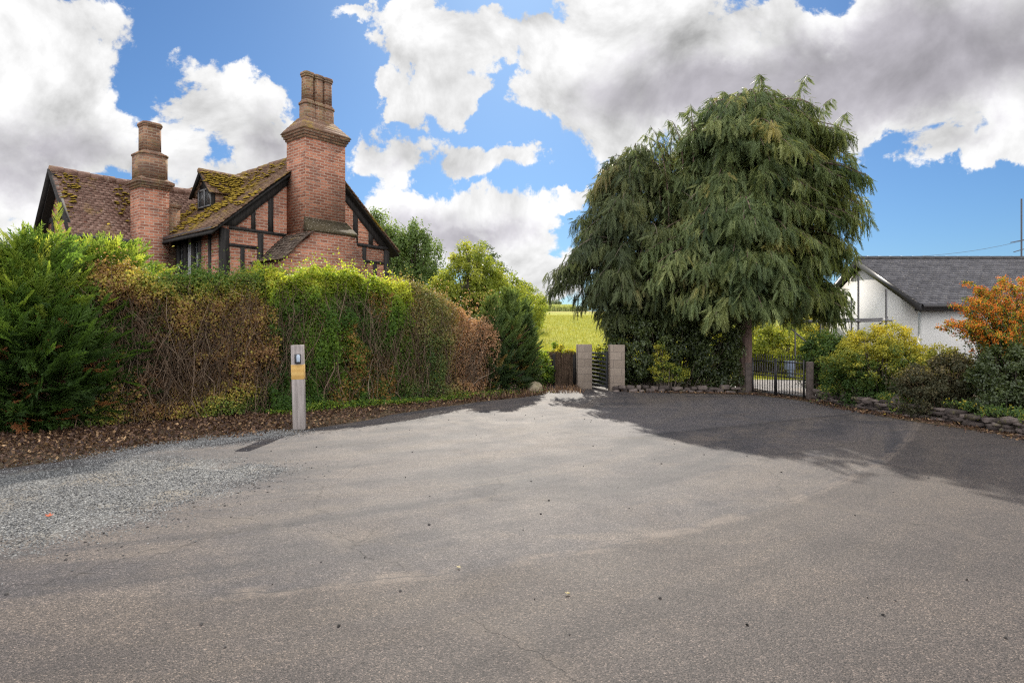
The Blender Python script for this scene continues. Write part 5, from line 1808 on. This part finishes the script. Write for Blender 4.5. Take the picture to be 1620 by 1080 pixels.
def clump_tree(name, label, cat, loc, crown, nclump, clump_r, nleaf, lsize, mat, seed, trunk=(0.2, 1.5), group=None, vgrad=0.35, tmpl=(LEAF2_V, LEAF2_F), droop=0.3, fol='crown', barkm='bark_grey', streak=0.0, gap=0.0, vb=0.45):
    """crown: list of (dx, dy, z, rx, ry, rz) lobes filled with clumps of leaves on limbs."""
    r = np.random.default_rng(500 + seed)
    loc = np.array(loc, float)
    th = thing(name, label, cat, loc, 0, group)
    lob = np.array(crown, float)
    wt = lob[:, 3] * lob[:, 4] * lob[:, 5]
    li = r.choice(len(lob), nclump, p=wt / wt.sum())
    d = unit(r.normal(0, 1, (nclump, 3)))
    rr = r.uniform(0.25, 1, nclump) ** 0.45
    C = lob[li, :3] + d * lob[li, 3:] * rr[:, None] * (0.85 + 0.3 * vn(d * 2 + seed, 1.0, seed))[:, None]
    cr = clump_r * r.uniform(0.6, 1.3, nclump)
    ci = r.integers(0, nclump, nleaf)
    q = unit(r.normal(0, 1, (nleaf, 3))) * (r.uniform(0, 1, nleaf) ** 0.5)[:, None]
    q[:, 2] *= 0.75 + streak
    P = C[ci] + q * cr[ci][:, None]
    if streak:
        P[:, 2] -= r.exponential(streak * 0.5, nleaf)
    N_ = unit(q + d[ci] * 0.6 + np.array((0, 0, 0.35)))
    zz = (P[:, 2] - P[:, 2].min()) / (np.ptp(P[:, 2]) + 1e-6)
    tone = r.normal(0, 0.13, nclump)
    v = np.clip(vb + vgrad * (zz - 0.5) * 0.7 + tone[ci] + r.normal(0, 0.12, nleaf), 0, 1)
    P[:, 2] = np.maximum(P[:, 2], 0.02)
    b = MB()
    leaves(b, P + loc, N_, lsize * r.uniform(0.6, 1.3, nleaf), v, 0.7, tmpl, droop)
    b.build(fol, mat, th, origin=loc)
    b = MB()
    top = lob[:, 2].max()
    K = 7
    s_ = np.linspace(0, 1, K)
    if trunk:
        tr = np.stack([0.06 * np.sin(s_ * 5 + seed), 0.06 * np.cos(s_ * 4), -0.05 + s_ * (top + 0.2)], 1) + loc
        b.tubes([tr], [trunk[0] * (1 - 0.75 * s_)], 9)
    m_ = min(nclump, 160)
    z0 = np.clip(C[:m_, 2] * r.uniform(0.35, 0.8, m_), (trunk[1] * 0.6 if trunk else 0.0), None)
    base = np.stack([C[:m_, 0] * 0.06, C[:m_, 1] * 0.06, z0], 1) if trunk else np.stack([C[:m_, 0] * 0.5, C[:m_, 1] * 0.5, np.zeros(m_)], 1)
    f = np.linspace(0, 1, 5)
    path = base[:, None] + (C[:m_] - base)[:, None] * f[None, :, None] + r.normal(0, 0.03, (m_, 5, 3)) * (clump_r * 1.5)
    path[:, :, 2] += (np.sin(f * 3.14) * 0.12 * np.linalg.norm(C[:m_] - base, axis=1)[:, None]) * 0.6
    r0 = (trunk[0] * 0.28 if trunk else 0.018)
    b.tubes(path + loc, r0 * (1 - 0.8 * f)[None, :] * r.uniform(0.5, 1.1, m_)[:, None], 5)
    b.build('trunk' if trunk else 'branches', M[barkm], th, origin=loc)
    return th


# evergreens below the big tree
ex, ey = at(1060, 19.3)
clump_tree('evergreen_shrub', 'dark ivy-like evergreen mass under the weeping cypress, left of its trunk', 'shrub', (ex, ey, 0),
           [(-0.9, 0.0, 1.1, 0.85, 0.8, 1.2), (0.2, 0.1, 1.2, 1.0, 0.8, 1.3), (1.3, 0.0, 1.0, 0.85, 0.65, 1.15), (0.6, 0.3, 2.0, 1.3, 0.8, 1.0), (-0.7, 0.4, 2.0, 1.0, 0.8, 0.9), (1.7, -0.2, 0.4, 0.5, 0.4, 0.45), (1.75, 0.1, 1.5, 0.55, 0.5, 1.1), (-1.2, 0.3, 2.3, 0.8, 0.7, 0.7), (-1.5, 0.2, 0.8, 0.5, 0.5, 0.8)], 520, 0.26, 56000, 0.085, M['f_ivy'], 1, None, fol='foliage', tmpl=(LEAF_V, LEAF_F))
ex, ey = at(1056, 18.55)
clump_tree('golden_shrub', 'small yellow-green shrub glowing in front of the dark evergreen under the tree', 'shrub', (ex, ey, 0.0),
           [(-0.15, 0, 0.75, 0.32, 0.3, 0.5), (0.2, 0, 0.55, 0.45, 0.3, 0.25), (-0.25, 0, 1.15, 0.14, 0.14, 0.25)], 90, 0.12, 5200, 0.055, M['f_gold'], 2, None, fol='foliage', vgrad=0.3)
# right-hand shrubs
ex, ey = at(1312, 16.4)
clump_tree('dark_shrub', 'dark green bush right of the iron gate, below the scaffolding', 'shrub', (ex, ey + 0.1, 0),
           [(0, 0, 0.85, 0.62, 0.6, 0.85), (-0.1, 0.2, 1.35, 0.4, 0.5, 0.35), (0.4, 0.0, 0.8, 0.5, 0.6, 0.7)], 200, 0.17, 20000, 0.06, M['f_pyra'], 3, None, fol='foliage', vgrad=0.1, tmpl=(LEAF_V, LEAF_F))
ex, ey = at(1402, 14.4)
clump_tree('golden_shrub', 'large rounded golden privet bush behind the low stone wall', 'shrub', (ex, ey + 0.15, 0),
           [(0, 0, 0.9, 1.0, 0.75, 0.95), (-0.35, 0.1, 1.38, 0.6, 0.5, 0.42), (0.5, 0.0, 1.2, 0.55, 0.5, 0.42), (-0.9, 0.1, 0.8, 0.45, 0.5, 0.6), (0.5, -0.2, 0.5, 0.6, 0.5, 0.4), (-0.55, -0.1, 0.5, 0.5, 0.5, 0.45)], 330, 0.17, 40000, 0.052, M['f_gold'], 4, None, fol='foliage', vgrad=1.7, vb=0.34, tmpl=(LEAF_V, LEAF_F))  # steep vgrad paints a lit top and dark base into the leaves
ex, ey = at(1512, 12.5)
clump_tree('berberis_shrub', 'brownish twiggy bush between the golden shrub and the orange berries', 'shrub', (ex, ey + 0.35, 0),
           [(0, -0.1, 0.65, 0.85, 0.6, 0.65), (0.3, 0.0, 0.9, 0.6, 0.5, 0.38), (-0.55, -0.05, 0.55, 0.5, 0.5, 0.45), (-0.2, -0.45, 0.3, 0.8, 0.3, 0.3)], 260, 0.14, 24000, 0.042, M['f_purple'], 5, None, fol='foliage', vgrad=0.6, barkm='twig')
ex, ey = at(1530, 12.6)
clump_tree('golden_shrub', 'yellow-leaved sprig bush below the orange berries, against the white wall', 'shrub', (ex, ey + 0.8, 0),
           [(0.0, 0, 1.05, 0.55, 0.4, 0.35), (0.3, 0, 0.8, 0.6, 0.5, 0.4)], 110, 0.13, 8000, 0.05, M['f_gold'], 6, None, fol='foliage', vgrad=0.9)
ex, ey = at(1615, 11.6)
clump_tree('ivy_shrub', 'dark leafy bush trailing over the low wall under the orange berries', 'shrub', (ex + 0.1, ey + 0.35, 0),
           [(0, 0, 0.7, 0.85, 0.6, 0.75), (0.7, -0.2, 0.7, 0.8, 0.6, 0.8), (-0.4, -0.3, 0.35, 0.55, 0.4, 0.38), (0.4, -0.5, 0.35, 0.7, 0.35, 0.35), (1.4, -0.8, 0.8, 0.8, 0.6, 0.9)], 360, 0.16, 42000, 0.055, M['f_ivy'], 7, None, fol='foliage', tmpl=(LEAF_V, LEAF_F))

# firethorn: arching sprays hung with orange berries
fx, fy = at(1618, 12.3)
FO = np.array((fx, fy + 0.35, 0.0))
fth = thing('firethorn', 'arching firethorn laden with orange berries against the white bungalow', 'shrub', FO)
r = np.random.default_rng(77)
NB = 96
K = 9
s_ = np.linspace(0, 1, K)
br_paths = []
for i in range(NB):
    a = r.uniform(0, 2 * math.pi)
    if i < 14:
        a = math.pi + r.normal(0, 0.25)
    L_ = r.uniform(0.35, 0.95) if i >= 14 else r.uniform(0.8, 1.2)
    hz = r.uniform(1.5, 2.75) if i >= 14 else r.uniform(1.5, 2.3)
    p0 = np.array((r.normal(0, .15), r.normal(0, .15), 0.2))
    path = p0 + np.stack([np.cos(a) * L_ * s_ ** 1.4, np.sin(a) * L_ * 0.7 * s_ ** 1.4, (hz - 0.2) * np.sin(s_ * (1.45 + 0.35 * r.random()))], 1) + np.cumsum(r.normal(0, .02, (K, 3)), 0)
    br_paths.append(path)
br_paths = np.array(br_paths)
b = MB()
b.tubes(br_paths + FO, np.tile(0.012 * (1 - 0.8 * s_), (NB, 1)), 5)
b.build('branches', M['bark_grey'], fth, origin=FO)
n = 20000
bi, f = r.integers(0, NB, n), r.uniform(0.3, 1, n)
P = np.stack([np.array([np.interp(f[k], s_, br_paths[bi[k], :, q]) for q in range(3)]) for k in range(n)])
P += r.normal(0, 0.075, (n, 3)) * (1.25 - f)[:, None]
b = MB()
leaves(b, P + FO, r.normal(0, 1, (n, 3)) + np.array((0, -0.3, 0.6)), 0.045 * r.uniform(.6, 1.3, n), np.clip(0.50 + 0.7 * (f - .5) + r.normal(0, .22, n), 0, 1))
b.build('foliage', M['f_pyra'], fth, origin=FO)
nc = 1350
bi, f = r.integers(0, NB, nc), r.uniform(0.48, 1.0, nc)
C = np.stack([np.array([np.interp(f[k], s_, br_paths[bi[k], :, q]) for q in range(3)]) for k in range(nc)]) + r.normal(0, 0.035, (nc, 3))
ci = np.repeat(np.arange(nc), 13)
P = C[ci] + r.normal(0, 0.026, (len(ci), 3))
OCT_V = np.array([(1, 0, 0), (0, 1, 0), (-1, 0, 0), (0, -1, 0), (0, 0, 1), (0, 0, -1)], float)
OCT_F = np.array([(0, 1, 4), (1, 2, 4), (2, 3, 4), (3, 0, 4), (1, 0, 5), (2, 1, 5), (3, 2, 5), (0, 3, 5)])
b = MB()
b.inst(OCT_V, OCT_F, P + FO, frames(r.normal(0, 1, P.shape)), np.full(len(P), 0.0115) * r.uniform(.7, 1.2, len(P)), r.random(len(P)))
o = b.build('berries', M['berry'], fth, origin=FO, smooth=True)
o['kind'] = 'stuff'

# sunlit bushes beyond the iron gate
for k, (px, Y, h_, w_, mat, lab) in enumerate(((1218, 27.0, 2.3, 1.7, 'f_weed', 'sunlit yellow-green bush beyond the iron gate, left of the scaffold pole'), (1275, 29.0, 2.4, 1.5, 'f_gold', 'golden bush beyond the iron gate behind the slanting tube'), (1172, 30.0, 2.1, 1.5, 'f_weed', 'green bush beyond the iron gate, behind the trunk'))):
    X, Y = at(px, Y)
    clump_tree('garden_bush', lab, 'shrub', (X, Y, 0), [(0, 0, h_ * .5, w_, w_ * .8, h_ * .45), (-.5, 0, h_ * .7, w_ * .5, w_ * .5, h_ * .35)], 170, 0.27, 12000, 0.10, M[mat], 20 + k, None, group='sunlit bushes beyond the iron gate', fol='foliage', vgrad=0.5)
X, Y = at(1250, 24.5)
b = MB()
b.box(-0.16, 0.16, -0.12, 0.12, 0.30, 0.58)
b.box(-0.19, 0.19, -0.15, 0.15, 0.58, 0.63)
b.box(-0.10, 0.10, -0.09, 0.09, -0.02, 0.30)
o = b.build('garden_bin', M['crate'], soft=0.015)
o.location = (X, Y, 0)
tag(o, 'small pale blue bin standing on the gravel beyond the iron gate', 'bin')

# trees behind the cottage and down the field edge
X, Y = at(612, 42)
clump_tree('willow', 'green willow right behind the cottage gable, leftmost of the pair', 'tree', (X, Y, 0), [(0, 0, 6.4, 1.7, 1.6, 2.7), (-0.3, 0, 4.2, 1.9, 1.6, 2.6), (-.5, 0, 8.4, 1.0, .9, 1.3)], 260, 0.42, 30000, 0.16, M['f_willow'], 31, (0.25, 2.0), streak=0.5, group='willows behind the cottage', droop=1.5)
X, Y = at(660, 43)
clump_tree('willow', 'green willow with a pointed top, between the cottage gable and the lime-green tree', 'tree', (X, Y, 0), [(0, 0, 6.2, 1.5, 1.4, 2.4), (0.2, 0, 4.0, 1.8, 1.5, 2.6), (-.3, 0, 8.0, .85, .8, 1.2)], 230, 0.42, 26000, 0.16, M['f_willow'], 32, (0.25, 2.0), streak=0.5, group='willows behind the cottage', droop=1.5)
X, Y = at(742, 31)
clump_tree('lime_green_tree', 'rounded lime-green tree rising behind the russet shrub', 'tree', (X, Y, 0), [(0, 0, 3.9, 1.7, 1.6, 1.7), (-.8, 0, 3.0, 1.3, 1.3, 1.7), (1.0, 0, 2.9, 1.5, 1.3, 1.7), (0.1, 0, 5.2, 1.0, .9, .9), (.8, 0, 4.2, 1.0, .9, 1.0), (0, 0, 1.6, 1.9, 1.6, 1.4)], 330, 0.36, 40000, 0.12, M['f_lime'], 33, (0.16, 1.2), streak=0.1, vgrad=0.5)
X, Y = at(775, 36)
clump_tree('thin_tree', 'thin loose-leaved tree showing its twigs behind the lime-green tree', 'tree', (X, Y, 0), [(-.6, 0, 5.7, 1.0, 1.0, 1.0), (.2, 0, 4.6, .9, .9, 1.4)], 70, 0.22, 1600, 0.13, M['f_oak'], 34, (0.10, 1.5))
for k, (px, Y, h_, w_) in enumerate(((788, 36, 5.2, 1.9), (810, 43, 5.3, 2.0), (824, 52, 5.5, 2.0), (836, 64, 6.1, 2.1))):
    X, Y = at(px, Y)
    z = float(height(X, Y))
    lab = ['lime-green tree next to the rounded one along the field edge', 'second smaller tree in the row along the field edge', 'third tree in the row, shrinking towards the field crest', 'last and farthest tree of the row along the field edge'][k]
    clump_tree('field_edge_tree', lab, 'tree', (X, Y, z), [(0, 0, (h_ - z) * .62, w_, w_, (h_ - z) * .38), (-.4, 0, (h_ - z) * .35, w_ * 1.1, w_, (h_ - z) * .35)], 150, 0.42, 16000, 0.14, M['f_lime'], 40 + k, (0.14, 1.2), group='trees along the field edge', vgrad=0.5)
X, Y = at(842, 98)
z = float(height(X, Y))
clump_tree('autumn_tree', 'small yellowing tree on the field crest beside the row', 'tree', (X, Y, z), [(0, 0, 1.4, 1.1, 1.1, 1.3), (-.5, 0, 1.0, .9, .9, 1.0)], 60, 0.4, 4500, 0.2, M['f_autumn'], 50, (0.12, .5))
for k, (px, Y, w_, h_, lab) in enumerate(((872, 150, 3.0, 4.1, 'dark round oak standing alone on the field crest'), (915, 170, 3.2, 3.9, 'dark oak on the field crest half behind the drooping tree'), (893, 185, 2.0, 1.6, 'low dark hedge-bush between the two oaks on the crest'))):
    X, Y = at(px, Y)
    z = 5.4
    clump_tree('field_oak', lab, 'tree', (X, Y, z), [(0, 0, h_ * .62, w_, w_, h_ * .38), (-w_ * .4, 0, h_ * .45, w_ * .6, w_ * .6, h_ * .3), (w_ * .5, 0, h_ * .4, w_ * .6, w_ * .6, h_ * .28)], 90, 0.7, 6500, 0.3, M['f_oak'], 60 + k, (0.25, .8), group='oaks on the field crest')

# crop strip and hedge line on the crest
r = np.random.default_rng(91)


def blades(name, n, xr, yr, hr, w, mat, label=None, zoff=0.0, mask=None, lean=0.25, kind='stuff'):
    X_ = r.uniform(*xr, n)
    Y_ = r.uniform(*yr, n)
    if mask is not None:
        k = mask(X_, Y_)
        X_, Y_ = X_[k], Y_[k]
    n = len(X_)
    Z_ = height(X_, Y_) + zoff
    h_ = r.uniform(*hr, n)
    a = r.uniform(0, 2 * math.pi, n)
    d = np.stack([np.cos(a), np.sin(a), 0 * a], 1)
    s2 = np.stack([-np.sin(a), np.cos(a), 0 * a], 1)
    base = np.stack([X_, Y_, Z_], 1)
    tip = base + d * (h_ * lean * r.uniform(0.3, 1.5, n))[:, None] + np.array((0, 0, 1)) * h_[:, None]
    mid = base + (tip - base) * 0.55 - d * (h_ * lean * 0.15)[:, None]
    V = np.stack([base - s2 * w * .5, base + s2 * w * .5, mid + s2 * w * .45, tip, mid - s2 * w * .45], 1).reshape(-1, 3)
    i = np.arange(n)[:, None] * 5
    b = MB()
    vv = np.clip(r.normal(0.5, 0.25, n), 0, 1)
    b.add(V, np.concatenate([i + 0, i + 1, i + 2, i + 4], 1), vv)
    b.F.append(np.concatenate([i + 4, i + 2, i + 3], 1))
    b.A.append(vv)
    o = b.build(name, mat)
    o['kind'] = kind
    if label:
        o['label'] = label
    return o


blades('crop', 16000, (-1.5, 10.5), (108, 122), (0.7, 1.3), 0.14, M['f_crop'], 'pale green crop strip below the crest of the field')
blades('meadow_grass', 60000, (-5, 14), (23.8, 90), (0.08, 0.26), 0.02, M['f_grass'], 'short yellow-green meadow grass on the field')
blades('tall_weeds', 14000, (0.2, 6.5), (21.8, 25.5), (0.5, 1.35), 0.03, M['f_weed'], 'tall sunlit weeds behind the brushwood fence and the pillars', lean=0.35)
for k, (px, Y, h_, w_, mt, lab) in enumerate(((868, 21.9, 1.35, 0.55, 'f_green', 'leafy green bush spilling over the left of the brushwood fence'), (893, 21.6, 1.25, 0.4, 'f_gold', 'yellow-green bush topping the brushwood fence by the pillar'), (950, 22.4, 1.35, 0.6, 'f_weed', 'sunlit bush behind the slatted gate'), (972, 21.4, 1.5, 0.4, 'f_weed', 'yellow-green sapling behind the right block pillar'), (846, 20.3, 1.3, 0.42, 'f_green', 'green bush beside the slim conifers, left end of the brushwood fence'))):
    X, Y = at(px, Y)
    clump_tree('field_bush', lab, 'shrub', (X, Y, 0), [(0, 0, h_ * .62, w_, w_ * .7, h_ * .38), (.15, 0, h_ * .3, w_, w_ * .7, h_ * .3)], 70, 0.16, 5200, 0.07, M[mt], 70 + k, None, fol='foliage', vgrad=0.7)

# ---- leaf litter, weeds and loose chippings
n = 26000
u = r.uniform(-120, 860, n)
off = np.clip(np.where(r.random(n) < .5, r.normal(-0.1, 0.5, n), r.uniform(-2.4, 0.3, n)), -2.6, 1.2)
hp = np.array([hl(x) for x in u])
P = np.stack([hp[:, 0] + off * -0.68, hp[:, 1] + off * 0.74, np.zeros(n)], 1)
rx = np.array([-14, -11.5] + [p[0] for p in ROAD_L[3:]])
ry = np.array([5, 6.2] + [p[1] for p in ROAD_L[3:]])
edge = np.interp(P[:, 0], rx, ry)
k = (P[:, 1] > edge + r.normal(0.03, 0.10, n)) & (off < 1.3)
# the wide litter bed in the left corner
n2 = 22000
Q = np.stack([r.uniform(-13, -4.0, n2), r.uniform(6, 12.5, n2), np.zeros(n2)], 1)
e2 = np.interp(Q[:, 0], rx, ry)
k2 = (Q[:, 1] > e2 + r.normal(0.02, 0.10, n2)) & (Q[:, 1] < 17.9 + 0.921 * Q[:, 0] + 0.6) & (vn(Q, 1.2, 4) + 0.4 * vn(Q, 4.0, 9) > 0.58)
rw = np.array([(3.3, 18.6), (5.0, 18.15), (6.8, 17.6), (7.35, 16.0), gxy(1340, 647), gxy(1400, 656), gxy(1480, 668), gxy(1620, 692), gxy(1700, 708)])
ti = r.uniform(0, len(rw) - 1, 3800)
Rw = np.stack([np.interp(ti, range(len(rw)), rw[:, 0]) + r.normal(0, 0.16, 3800), np.interp(ti, range(len(rw)), rw[:, 1]) + r.normal(0, 0.16, 3800), np.zeros(3800)], 1)
P = np.concatenate([P[k], Q[k2], Rw])
P[:, 2] = r.uniform(-0.02, 0.03, len(P))
P[-3800:, 2] = r.uniform(0.005, 0.02, 3800)
b = MB()
leaves(b, P, np.tile((0, 0, 1.0), (len(P), 1)), 0.055 * r.uniform(0.4, 1.4, len(P)), np.clip(r.normal(0.42, 0.28, len(P)), 0, 1), 0.6, (LEAF_V, LEAF_F), 0)
o = b.build('leaf_litter', M['f_litter'])
o['kind'] = 'stuff'
o['label'] = 'dry brown fallen leaves along the foot of the left hedge'

n = 7000
u = r.uniform(420, 850, n)
hp = np.array([hl(x) for x in u])
off = r.normal(0.0, 0.22, n)
P = np.stack([hp[:, 0] + off * -.68, hp[:, 1] + off * .74, r.uniform(0, 0.22, n) * vn(np.stack([hp[:, 0], hp[:, 1], 0 * u], 1), 1.5, 2)], 1)
b = MB()
leaves(b, P, np.tile((0, -0.4, 1.0), (n, 1)), 0.05 * r.uniform(0.5, 1.4, n), np.clip(r.normal(0.45, 0.2, n), 0, 0.88), 0.6)
o = b.build('ground_cover', M['f_green'])
o['kind'] = 'stuff'
o['label'] = 'low green weeds along the foot of the green hedge'
n = 9000
ti = r.uniform(0, 5, n)
rwp = np.array(RW)
q = np.stack([np.interp(ti, range(6), rwp[:, 0]), np.interp(ti, range(6), rwp[:, 1])], 1)
ww_ = r.normal(0.05, 0.17, n)
P = np.stack([q[:, 0] + ww_ * 0.75, q[:, 1] + ww_ * 0.6, 0.33 - 0.9 * np.abs(np.minimum(ww_, 0)) + r.normal(0, 0.04, n)], 1)
P = P[vn(P, 1.3, 12) + 0.5 * vn(P, 4.0, 3) > 0.70]
P[:, 2] = np.maximum(P[:, 2], 0.03)
b = MB()
leaves(b, P, np.tile((-0.5, -0.6, 0.6), (len(P), 1)), 0.05 * r.uniform(0.5, 1.3, len(P)), np.clip(r.normal(0.45, 0.25, len(P)), 0, 1), 0.7)
o = b.build('trailing_foliage', M['f_pyra'])
o['kind'] = 'stuff'
o['label'] = 'small leaves trailing over the low dry stone wall on the right'
blades('dry_grass', 2600, (-1.2, 2.0), (16.6, 19.6), (0.05, 0.22), 0.012, M['f_litter'], 'dry straw-coloured grass at the corner by the boulder', lean=0.6,
       mask=lambda X_, Y_: (Y_ > np.interp(X_, rx, ry) + 0.02) & (Y_ < 17.9 + 0.921 * X_ + 0.4) | ((X_ > 0.35) & (X_ < 1.0) & (Y_ > 18.0)))

ROCK_V = np.array([(1, 0.1, -.3), (0.1, 0.9, -.3), (-0.9, -.1, -.3), (-.1, -1, -.3), (0.6, 0.5, 0.5), (-.5, 0.55, 0.45), (-.5, -.5, 0.55), (0.5, -.6, 0.4)])
ROCK_F = np.array([(0, 1, 4, 4), (1, 5, 4, 4), (1, 2, 5, 5), (2, 6, 5, 5), (2, 3, 6, 6), (3, 7, 6, 6), (3, 0, 7, 7), (0, 4, 7, 7), (4, 5, 6, 7)])
ROCK_T = np.array([(0, 1, 4), (1, 5, 4), (1, 2, 5), (2, 6, 5), (2, 3, 6), (3, 7, 6), (3, 0, 7), (0, 4, 7), (4, 5, 6), (4, 6, 7)])


def inside(pts, P):
    x, y = P[:, 0], P[:, 1]
    res = np.zeros(len(P), bool)
    for i in range(len(pts)):
        (x0, y0), (x1, y1) = pts[i], pts[i - 1]
        c = ((y0 > y) != (y1 > y)) & (x < (x1 - x0) * (y - y0) / (y1 - y0 + 1e-12) + x0)
        res ^= c
    return res


def rocks(name, P, size, v, mat, label):
    b = MB()
    z = np.tile((0, 0, 1.0), (len(P), 1)) + r.normal(0, .35, (len(P), 3))
    b.inst(ROCK_V, ROCK_T, P, frames(z), size, v)
    o = b.build(name, mat)
    o['kind'] = 'stuff'
    o['label'] = label
    return o


n = 90000
P = np.stack([r.uniform(-12.8, -2.6, n), r.uniform(3.3, 9.0, n), np.full(n, 0.008)], 1)
GRs = [(p[0] + 0.15, p[1]) for p in GR]
k = inside(GR, P) & (vn(P, 1.1, 7) + 0.35 * vn(P, 4, 8) > 0.5)
edgeP = []
for i in range(len(GR) - 1):
    a, c = np.array(GR[i]), np.array(GR[i + 1])
    m_ = int(np.linalg.norm(c - a) * 320)
    t = r.random((m_, 1))
    edgeP.append(np.concatenate([a + (c - a) * t + r.normal(0, 0.22, (m_, 2)) * r.random((m_, 1)) * 1.6, np.full((m_, 1), 0.006)], 1))
n = 9000
t = r.random((n, 1)) ** 1.0
rim = np.array([gxy(170, 722), gxy(300, 703), gxy(380, 692), gxy(452, 684)])
ti = t[:, 0] * 3
q = np.stack([np.interp(ti, range(4), rim[:, 0]), np.interp(ti, range(4), rim[:, 1])], 1) + r.normal(0, 1, (n, 2)) * np.array((0.25, 0.22))
edgeP.append(np.concatenate([q, np.full((n, 1), 0.004)], 1))
P = np.concatenate([P[k]] + edgeP)
rocks('loose_gravel', P, 0.0058 * r.uniform(0.6, 1.8, len(P)), np.clip(r.normal(.42, .25, len(P)), 0, 1), M['pebble'], 'loose grey chippings spread over the left corner of the yard')
n = 170
P = np.stack([r.uniform(-4, 6, n), r.uniform(2.5, 14, n) ** 1.0, np.full(n, 0.004)], 1)
P = P[inside(ROAD_L + ROAD_R, P)]
E2 = []
for i in range(2, 8):
    a, c = np.array(GR[i]), np.array(GR[i + 1])
    t = r.random((26, 1))
    E2.append(np.concatenate([a + (c - a) * t + r.normal(0, 0.2, (26, 2)) + (0.1, -0.1), np.full((26, 1), 0.006)], 1))
P = np.concatenate([P] + E2)
rocks('scattered_stones', P, 0.0085 * r.uniform(0.35, 1.5, len(P)) ** 1.3, r.random(len(P)), M['pebble_dark'], 'small dark stones scattered over the asphalt')

LOBE = np.array([(0, 0, 0), (0.42, .06, 0.12), (0.22, 0, 0.34), (0.5, .10, 0.62), (0.16, .02, 0.62), (0, .12, 1.0), (-0.18, .03, 0.6), (-0.5, .10, 0.66), (-0.22, 0, 0.34), (-0.42, .07, 0.14)])
for k, (px, py, s__, a, mt, lab) in enumerate(((78, 817, 0.08, 0.4, 'f_red', 'red fallen leaf lying on the grey gravel'), (725, 899, 0.035, 1.0, 'f_autumn', 'tiny yellow leaf on the asphalt near the long crack'), (897, 941, 0.04, 2.2, 'f_autumn', 'tiny yellow leaf on the asphalt, nearest the middle'))):
    X, Y = gxy(px, py)
    b = MB()
    V = np.stack([LOBE[:, 0] * 0.9, LOBE[:, 2] - 0.5, LOBE[:, 1] * 1.6], 1) * s__
    V = np.concatenate([V, [[0, 0, 0.03 * s__]]])
    m_ = len(LOBE)
    b.add(V, [(i, (i + 1) % m_, m_) for i in range(m_)], 0.4)
    o = b.build('fallen_leaf', M[mt])
    o.location = (X, Y, 0.012)
    o.rotation_euler = (0, 0, a)
    tag(o, lab, 'leaf')
